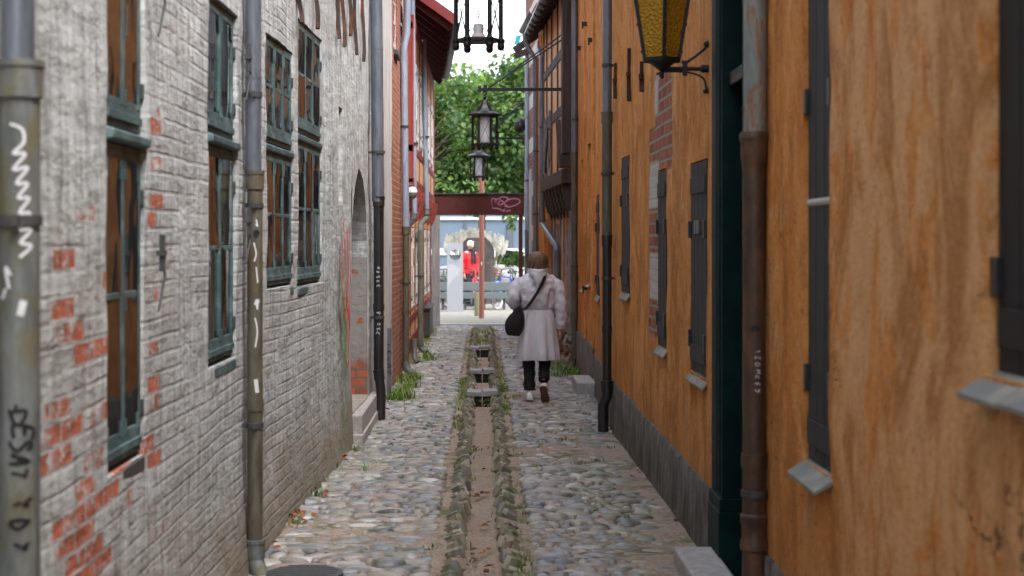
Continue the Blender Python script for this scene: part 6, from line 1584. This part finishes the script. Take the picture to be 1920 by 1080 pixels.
def head_mesh(mb, T, s=1.0):
    """a head with brow, nose, mouth, chin, ears; looks towards +Y of T; centre at origin"""
    K, L = 26, 22; rr = []
    for i in range(L + 1):
        a = math.pi * i / L; z = -math.cos(a); q = max(.02, math.sin(a)); ring = []
        for j in range(K):
            b = 2 * math.pi * j / K; x = q * math.cos(b); y = q * math.sin(b)
            f = max(0, y)
            X = x * .074 * (1 - .28 * max(0, -z - .1) ** 1.0); Yv = y * (.092 if y > 0 else .10); Zv = z * .112
            if y > 0: Yv -= .012 * math.exp(-((z - .12) / .12) ** 2) * (1 if abs(abs(x) - .38) < .28 else .2)     # eye sockets
            Yv += .026 * math.exp(-((x) / .13) ** 2 - ((z + .12) / .16) ** 2) * (1 if y > .3 else 0)                # nose
            Yv += .008 * math.exp(-((x) / .3) ** 2 - ((z + .45) / .07) ** 2) * (1 if y > .3 else 0)                 # lips
            Yv += .012 * math.exp(-((x) / .3) ** 2 - ((z + .78) / .12) ** 2) * (1 if y > .1 else 0)                 # chin
            ring.append(T @ Vector((X * s, Yv * s, Zv * s)))
        rr.append(ring)
    mb.rings(rr)
    for sx in (-1, 1):
        mb.rings([[T @ Vector((sx * (.070 + dx) * s, (-.005 + .018 * math.cos(a)) * s * 1.0, (-.002 + .03 * math.sin(a)) * s)) for a in [2 * math.pi * k / 8 for k in range(8)]] for dx in (0, .016)])
def hand(mb, wrist, d, palm_n, side=1, curl=.5, s=1.0):
    d = Vector(d).normalized(); n = Vector(palm_n).normalized(); t = d.cross(n).normalized() * side; n = t.cross(d) * side
    W = Vector(wrist)
    P = lambda a, b, c: W + d * a * s + t * b * s + n * c * s       # a along the hand, b across (thumb side +), c towards the palm
    mb.rings([[P(a, w * math.cos(q), th * math.sin(q) ) for q in [2 * math.pi * k / 10 for k in range(10)]] for a, w, th in ((-.03, .024, .02), (0, .026, .018), (.03, .036, .017), (.07, .041, .015), (.088, .037, .012))])
    for b, l in ((.030, .068), (.010, .076), (-.010, .071), (-.029, .056)):
        pts = [P(.078, b, 0)]; ang = .15; p = pts[0]
        for k, f in enumerate((.42, .33, .25)):
            ang += curl * (.45 + .2 * k); p = p + d * s * l * f * math.cos(ang) + n * s * l * f * math.sin(ang); pts.append(p)
        mb.tube(pts, [.0098 * s, .009 * s, .0082 * s, .006 * s], 8)
    mb.tube([P(.02, .026, .004), P(.045, .048, .012), P(.072, .052, .022), P(.09, .046, .03)], [.012 * s, .0115 * s, .010 * s, .0075 * s], 8)
def shoe(label, T, upper, sole, parent, L=.25):
    m = MB(); rr = []
    for t, w, h in ((0, .6, .055), (.08, .85, .085), (.22, .95, .095), (.4, .85, .085), (.58, 1.0, .065), (.8, 1.05, .05), (.95, .75, .04), (1.0, .4, .03)):
        y = (t - .25) * L; W = .042 * w
        rr.append([T @ Vector(q) for q in ((-W, y, .018), (-W * 1.02, y, .03), (-W * .8, y, h * .8 + .01), (0, y, h + .012), (W * .8, y, h * .8 + .01), (W * 1.02, y, .03), (W, y, .018))])
    m.rings(rr); o = m.build('shoe', upper, parent, smooth=50)
    m = MB(); rr = []
    for t, w in ((-.02, .5), (.06, .85), (.22, .92), (.4, .82), (.6, 1.0), (.82, 1.05), (.97, .75), (1.02, .4)):
        y = (t - .25) * L; W = .044 * w; rr.append([T @ Vector(q) for q in ((-W, y, 0), (-W, y, .022), (W, y, .022), (W, y, 0))])
    m.rings(rr); m.build('sole', sole, o, bevel=.003)
    return o
def garment(mb, rings, n=48, fold=None):
    """rings: (centre, hx, hy, yaw, power)"""
    rr = []
    for i, (c, hx, hy, yw, pw) in enumerate(rings):
        ring = []
        for j in range(n):
            a = 2 * math.pi * j / n; ca, sa = math.cos(a), math.sin(a)
            x = hx * (abs(ca) ** pw) * (1 if ca > 0 else -1); y = hy * (abs(sa) ** pw) * (1 if sa > 0 else -1)
            k = 1 + (fold(a, c[2]) if fold else 0)
            x *= k; y *= k
            ring.append(Vector((c[0] + x * math.cos(yw) - y * math.sin(yw), c[1] + x * math.sin(yw) + y * math.cos(yw), c[2])))
        rr.append(ring)
    mb.rings(rr)
def spline_rows(keys, n):
    """interpolate key tuples (z first) to n rows"""
    zs = [k[0] for k in keys]; out = []
    for i in range(n):
        z = lerp(zs[0], zs[-1], i / (n - 1))
        out.append([z] + [interp([(k[0], k[q]) for k in keys], z) for q in range(1, len(keys[0]))])
    return out
def sleeve(mb, pts, rads, n=20, amp=.006, seed=1, steps=7):
    P = smooth_path([Vector(p) for p in pts], steps); m = len(P); rs = []
    K = len(rads)
    for i in range(m):
        t = i / (m - 1) * (K - 1); a = int(min(K - 2, t)); rs.append(lerp(rads[a], rads[a + 1], t - a))
    rr = []; pr = None
    for i, p in enumerate(P):
        t = (P[min(i + 1, m - 1)] - P[max(i - 1, 0)]).normalized()
        if pr is None: pr = (Vector((1, 0, 0)) - t * t.x).normalized()
        else: pr = (pr - t * pr.dot(t)).normalized()
        b = t.cross(pr); ring = []
        for j in range(n):
            a = 2 * math.pi * j / n; r = rs[i] + amp * (nz(math.cos(a) * 1.5 + seed, i * .55 + .8 * math.sin(a), seed, 1.0) * 1.6 + .5 * math.sin(i * 1.6 + 2 * math.sin(a + seed)))
            ring.append(p + pr * math.cos(a) * r + b * math.sin(a) * r)
        rr.append(ring)
    mb.rings(rr)
def cloth(name, c, rough=.6, bsc=25, sheen=.0, spec=.3):
    n = NT(name, rough, spec); v = n.obj()
    cc = n.mix(n.noise(v, 6, 4), tuple(q * .85 for q in c), tuple(min(1, q * 1.1) for q in c))
    wr = n.noise(n.scale(v, (1, 1, .6)), bsc, 5, .6, .8)
    return n.fin(cc, None, n.bump(wr, .8, .014))
def woman():
    ox, oy = XX(1008, 17.35), 17.35
    root = thing('person', 'person in a long pale mauve raincoat walking away, right heel raised', 'person', (ox, oy, 0))
    O = Vector((ox, oy, 0)); skin = simple('skin', (.46, .24, .17), .5, .4, .08, 20, bump=.1)
    V = [(0, 0, .86), (0, 0, 1.0), (0, 0, 1.18), (0, .0, 1.33), (0, .015, 1.42), (0, .03, 1.50),
         (-.09, 0, .80), (-.095, .03, .46), (-.09, -.02, .10), (.09, 0, .80), (.08, .05, .47), (.06, -.13, .24),
         (-.17, 0, 1.32), (-.235, -.03, 1.10), (-.15, .16, 1.04), (.17, 0, 1.32), (.225, -.02, 1.06), (.245, .01, .80)]
    E = [(0, 1), (1, 2), (2, 3), (3, 4), (4, 5), (0, 6), (6, 7), (7, 8), (0, 9), (9, 10), (10, 11), (3, 12), (12, 13), (13, 14), (3, 15), (15, 16), (16, 17)]
    Rd = [(.13, .10), (.11, .085), (.12, .09), (.11, .08), .05, .05, .075, .05, .032, .075, .05, .032, .05, .038, .026, .05, .038, .024]
    sv, sf = skin_mesh([O + Vector(v) for v in V], E, Rd)
    b = MB(); b.add(sv, sf)
    head_mesh(b, Matrix.Translation(O + Vector((0, .035, 1.52))) @ Matrix.Rotation(R(4), 4, 'X'), .93)
    hand(b, O + Vector((.248, .012, .775)), (.08, .10, -1), (-.9, .35, 0), 1, .55, .92)
    hand(b, O + Vector((-.15, .17, 1.04)), (.6, .8, -.1), (0, 0, -1), 1, .8, .92)
    b.build('body', skin, root, smooth=70)
    # hair: blown-about brown bob
    h = MB(); rr = []; K = 40
    for i in range(19):
        t = i / 18; a = math.pi * (.06 + .80 * (1 - t)) if False else math.pi * t * .80
        z = math.cos(a); q = math.sin(a)
        ring = []
        for j in range(K):
            bb = 2 * math.pi * j / K; x = math.cos(bb); y = math.sin(bb)
            st = .010 * nz(bb * 4, t * 1.0, 3) + .006 * math.sin(bb * 13 + 3 * t)
            face = max(0, y - .35) * .045
            r = .101 * max(.05, q ** .75) * (1 + .06 * math.sin(t * 3)) + st * q
            ring.append(O + Vector((x * r * 1.02, .03 + y * (r * 1.08 - face), 1.525 + z * .10 - (.012 if t > .9 else 0) + (.006 + .05 * max(0, t - .7)) * nz(bb * 5, t, 9))))
        rr.append(ring)
    h.rings(rr)
    for k in range(90):
        a = random.uniform(math.pi * .95, math.pi * 2.05); r = .098; z = random.uniform(1.46, 1.58)
        p = Vector((math.cos(a) * r, .03 + math.sin(a) * r * 1.04, z)); d = Vector((math.cos(a) * .012 + random.uniform(-.02, .02), math.sin(a) * .01, -.05))
        h.tube([O + p, O + p + d * .6, O + p + d * 1.1 + Vector((math.cos(a) * .006, 0, 0))], [.007, .006, .001], 5)
    n = NT('brown_hair', .45, .5); v = n.obj(); hc = n.mix(n.noise(n.scale(v, (9, 9, .8)), 9, 4, .7), (.045, .024, .014), (.20, .11, .06))
    h.build('hair', n.fin(hc, None, n.bump(n.noise(n.scale(v, (9, 9, .7)), 12, 3), .8, .008)), root, smooth=60)
    # trousers
    tr = cloth('black_trousers', (.012, .012, .014), .8)
    m = MB(); sleeve(m, [O + Vector(q) for q in ((-.085, 0, .80), (-.09, .02, .62), (-.095, .03, .46), (-.09, .0, .28), (-.088, -.015, .12))], [.095, .085, .072, .062, .062], amp=.006, seed=3)
    sleeve(m, [O + Vector(q) for q in ((.085, 0, .80), (.085, .03, .62), (.08, .05, .47), (.072, -.03, .34), (.064, -.115, .24))], [.095, .085, .072, .062, .058], amp=.006, seed=5)
    m.build('trousers', tr, root, smooth=60)
    white = simple('white_trainer', (.58, .57, .57), .5, .4, .08, 20, bump=.1); sole = simple('brown_sole', (.13, .075, .05), .7, .3, .2, 40, bump=.4); ws = simple('white_sole', (.5, .49, .48), .6, .3, .1, 30)
    shoe('', Matrix.Translation(O + Vector((-.088, -.02, .022))) @ Matrix.Rotation(R(5), 4, 'Z'), white, ws, root, .245)
    shoe('', Matrix.Translation(O + Vector((.064, -.15, .145))) @ Matrix.Rotation(R(-14), 4, 'Z') @ Matrix.Rotation(R(-52), 4, 'X') @ Matrix.Translation((0, .0, -.03)), white, sole, root, .235)
    # raincoat
    ck = cloth('pale_mauve_raincoat', (.57, .56, .63), .42, 18, spec=.45)
    m = MB()
    keys = [(.455, .215, .17, .0), (.50, .218, .172, .0), (.62, .208, .165, 0), (.75, .198, .155, 0), (.88, .188, .145, 0), (.965, .170, .130, 0), (.985, .157, .122, 0), (1.0, .155, .12, 0), (1.015, .166, .131, .0), (1.06, .19, .145, 0), (1.14, .205, .15, -.005), (1.24, .212, .145, -.005), (1.31, .20, .13, 0), (1.355, .165, .11, .005), (1.39, .11, .09, .01), (1.42, .075, .075, .012)]
    rows = spline_rows(keys, 84)
    def fold(a, z):
        sk = max(0, min(1, (.98 - z) / .45))
        f = sk * (.30 * nz(math.cos(a) * 2.1, math.sin(a) * 2.1 + z * .25, 2) + .075 * math.sin(a * 9 + 2.5 * z + 1.2 * nz(a, z, 4)))
        g = math.exp(-((z - .99) / .05) ** 2) * .018 * math.sin(a * 22 + 3 * nz(a * 2, z * 4))
        u = max(0, min(1, (z - 1.0) / .06)) * max(0, min(1, (1.36 - z) / .1))
        h_ = u * (.22 * nz(math.cos(a) * 2.2 + 3, z * 8 + math.sin(a) * 1.6, 1) + .10 * nz(a * 3, z * 16, 7))
        return f + g + h_
    garment(m, [((O.x, O.y + r[3], r[0]), r[1], r[2], 0, .82) for r in rows], 64, fold)
    # hem band
    sleeve(m, [O + Vector(q) for q in ((-.11, .0, 1.325), (-.215, -.01, 1.25), (-.265, -.045, 1.12), (-.24, .03, 1.055), (-.16, .13, 1.05))], [.055, .078, .076, .068, .05], amp=.012, seed=11)
    sleeve(m, [O + Vector(q) for q in ((.11, .0, 1.325), (.21, -.01, 1.24), (.25, -.025, 1.07), (.255, -.01, .93), (.25, .01, .795))], [.055, .078, .070, .064, .050], amp=.011, seed=17)
    m.build('raincoat', ck, root, smooth=70)
    # hood lying on the shoulders
    m = MB(); rr = []
    for i in range(12):
        t = i / 11; a = math.pi * (.0 + 1.0 * t)        # sweep around the neck from the left side, behind, to the right
        c = O + Vector((-math.cos(a) * .085, .035 - math.sin(a) * .10, 1.42 - .04 * math.sin(a)))
        rr.append([c + Vector((-math.cos(a) * .034 * math.cos(q) * (1 + .3 * nz(q, i, 2)), -math.sin(a) * .034 * math.cos(q), .042 * math.sin(q) * (1 + .25 * nz(q, i * .8, 5)))) for q in [2 * math.pi * k / 12 for k in range(12)]])
    m.rings(rr); rr = []
    for i in range(10):
        t = i / 9; w = lerp(.108, .016, t ** 1.1); z = lerp(1.415, 1.215, t); ymid = -.118 - .030 * math.sin(t * 2.4)
        rr.append([O + Vector((w * math.cos(q), ymid + .045 * math.sin(q) * (1.15 - t * .7) + .045 * nz(q * 2, t * 6, 3) - .012 * math.exp(-(math.cos(q) / .2) ** 2), z - .03 * abs(math.cos(q)) * (1 - t) * -1)) for q in [2 * math.pi * k / 20 for k in range(20)]])
    m.rings(rr); m.build('hood', ck, root, smooth=70)
    # bag, held by its strap
    bx, by, bz = XX(965, 17.1), 17.2, ZZ(604, 17.1)
    bag = thing('shoulder_bag', 'soft black shoulder bag hanging at the left hip of the walking person', 'bag', (bx, by, bz - .14))
    bm_ = cloth('black_bag_fabric', (.010, .010, .012), .6, 30)
    m = MB(); rr = []
    for i in range(13):
        t = i / 12; z = -.15 + .30 * t; w = .105 * (1 - abs(t - .42) ** 2.2 * 2.6) * (1.0 if t < .9 else .8); w = max(w, .04)
        rr.append([Vector((bx + w * math.cos(q) * (1 + .1 * nz(q, t * 3, 1)) + .035 * (t - .3) , by + .065 * math.sin(q) * (1 - .5 * abs(t - .4)), bz + z + .03 * math.cos(q) * (t - .2))) for q in [2 * math.pi * k / 20 for k in range(20)]])
    m.rings(rr); m.build('pouch', bm_, bag, smooth=60)
    m = MB(); pts = [Vector((bx + .06, by - .03, bz + .13)), O + Vector((-.13, -.175, 1.02)), O + Vector((-.04, -.20, 1.14)), O + Vector((.03, -.205, 1.26)), O + Vector((.075, -.15, 1.365)), O + Vector((.09, -.03, 1.425)), O + Vector((.06, .10, 1.36)), O + Vector((-.06, .17, 1.15)), O + Vector((-.17, .14, .98)), Vector((bx + .05, by + .05, bz + .12))]
    P = smooth_path(pts, 6); rr = []
    for i, p in enumerate(P):
        t = (P[min(i + 1, len(P) - 1)] - P[max(i - 1, 0)]).normalized(); out = Vector((p.x - O.x, p.y - O.y, 0)).normalized(); s_ = t.cross(out).normalized() * .016; out = out * .0035
        rr.append([p - s_ - out, p + s_ - out, p + s_ + out, p - s_ + out])
    m.rings(rr); m.build('strap', bm_, bag)

def man():
    Y = 42.4; ox = XX(881, Y); root = thing('person', 'white haired person in a bright red jacket and black scarf standing behind the stele', 'person', (ox, Y, 0))
    A = R(-128)      # facing towards the camera and to the right of the picture
    T = Matrix.Translation((ox, Y, 0)) @ Matrix.Rotation(A + R(0) + R(0), 4, 'Z'); T = Matrix.Translation((ox, Y, 0)) @ Matrix.Rotation(R(-140), 4, 'Z')
    P = lambda a, b, c: T @ Vector((a, b, c)); S = 1.04
    skin = simple('skin_fair', (.50, .29, .22), .5, .4, .08, 20, bump=.1)
    V = [(0, 0, .90), (0, 0, 1.05), (0, 0, 1.25), (0, .0, 1.40), (0, .015, 1.49), (0, .03, 1.56), (-.1, 0, .84), (-.1, .03, .48), (-.1, 0, .09), (.1, 0, .84), (.11, .05, .48), (.11, .06, .09),
         (-.19, 0, 1.39), (-.24, -.03, 1.12), (-.25, .06, .87), (.19, 0, 1.39), (.24, -.03, 1.12), (.25, .05, .87)]
    E = [(0, 1), (1, 2), (2, 3), (3, 4), (4, 5), (0, 6), (6, 7), (7, 8), (0, 9), (9, 10), (10, 11), (3, 12), (12, 13), (13, 14), (3, 15), (15, 16), (16, 17)]
    Rd = [(.14, .11), (.12, .1), (.13, .1), (.12, .09), .055, .055, .08, .055, .04, .08, .055, .04, .055, .042, .028, .055, .042, .028]
    sv, sf = skin_mesh([P(*v) for v in V], E, Rd); b = MB(); b.add(sv, sf)
    head_mesh(b, T @ Matrix.Translation((0, .035, 1.62)) @ Matrix.Rotation(R(-8), 4, 'X'), 1.0)
    for s in (-1, 1): 
        w = P(s * .25, .065, .85); hand(b, w, (T.to_3x3() @ Vector((0, .15, -1))), T.to_3x3() @ Vector((-s, 0, 0)), -s, .5, 1.0)
    b.build('body', skin, root, smooth=70)
    h = MB(); rr = []
    for i in range(13):
        t = i / 12; a = math.pi * t * .62; z = math.cos(a); q = max(.04, math.sin(a))
        rr.append([P(math.cos(bb) * .086 * q * (1 + .1 * nz(bb * 3, t * 3, 1)), .025 + math.sin(bb) * .108 * q - max(0, math.sin(bb)) * .03 * q, 1.635 + z * .105 + (.05 if math.sin(bb) > .5 and t > .6 else 0)) for bb in [2 * math.pi * k / 28 for k in range(28)]])
    h.rings(rr); h.build('hair', simple('white_hair', (.62, .60, .57), .6, .3, .15, 40), root, smooth=60)
    m = MB(); sleeve(m, [P(-.09, 0, .88), P(-.1, .03, .5), P(-.1, 0, .08)], [.105, .08, .065], seed=3); sleeve(m, [P(.09, 0, .88), P(.11, .05, .5), P(.11, .06, .08)], [.105, .08, .065], seed=4)
    m.build('trousers', cloth('navy_trousers', (.012, .013, .022), .8), root, smooth=60)
    dk = simple('black_shoe', (.012, .012, .012), .4, .5); 
    for s, yy in ((-1, 0), (1, .06)): shoe('', T @ Matrix.Translation((s * .105, yy, 0)), dk, dk, root, .27)
    m = MB(); rows = spline_rows([(.86, .20, .155), (.92, .20, .155), (1.1, .195, .15), (1.28, .21, .15), (1.37, .20, .13), (1.42, .15, .11), (1.47, .09, .085), (1.50, .075, .075)], 36)
    rr = []
    for z, hx, hy in rows: rr.append([P(hx * math.cos(a) * (1 + .05 * nz(a * 2, z * 7, 2)), hy * math.sin(a) * (1 + .05 * nz(a * 2, z * 7, 2)), z) for a in [2 * math.pi * k / 36 for k in range(36)]])
    m.rings(rr)
    for s in (-1, 1): sleeve(m, [P(s * .15, 0, 1.40), P(s * .225, -.015, 1.25), P(s * .245, -.02, 1.1), P(s * .25, .055, .87)], [.08, .078, .068, .052], amp=.01, seed=6 + s)
    m.build('jacket', cloth('bright_red_jacket', (.36, .008, .014), .6), root, smooth=70)
    m = MB(); m.tube([P(.07 * math.cos(a), .03 + .085 * math.sin(a), 1.475 + .02 * math.sin(a * 2)) for a in [2 * math.pi * k / 14 for k in range(15)]], .034, 8)
    for s in (-1, 1): m.tube([P(s * .03, .12, 1.46), P(s * .05, .165, 1.3), P(s * .045, .17, 1.12)], [.035, .035, .03], 8, ell=.5)
    m.build('scarf', cloth('black_scarf', (.015, .015, .018), .8), root, smooth=60)

# ------------------------------------------------------------ build everything
ground()
left_house(); plaster_house(); brick_house(); timber_house_left()
right_house(); right_house_far(); timber_house_right(); yellow_house_right(); band_house_right()
cobbles(); drain_slabs(); leaves_and_grass()
pipes(); lanterns(); small_things(); square(); woman(); man()
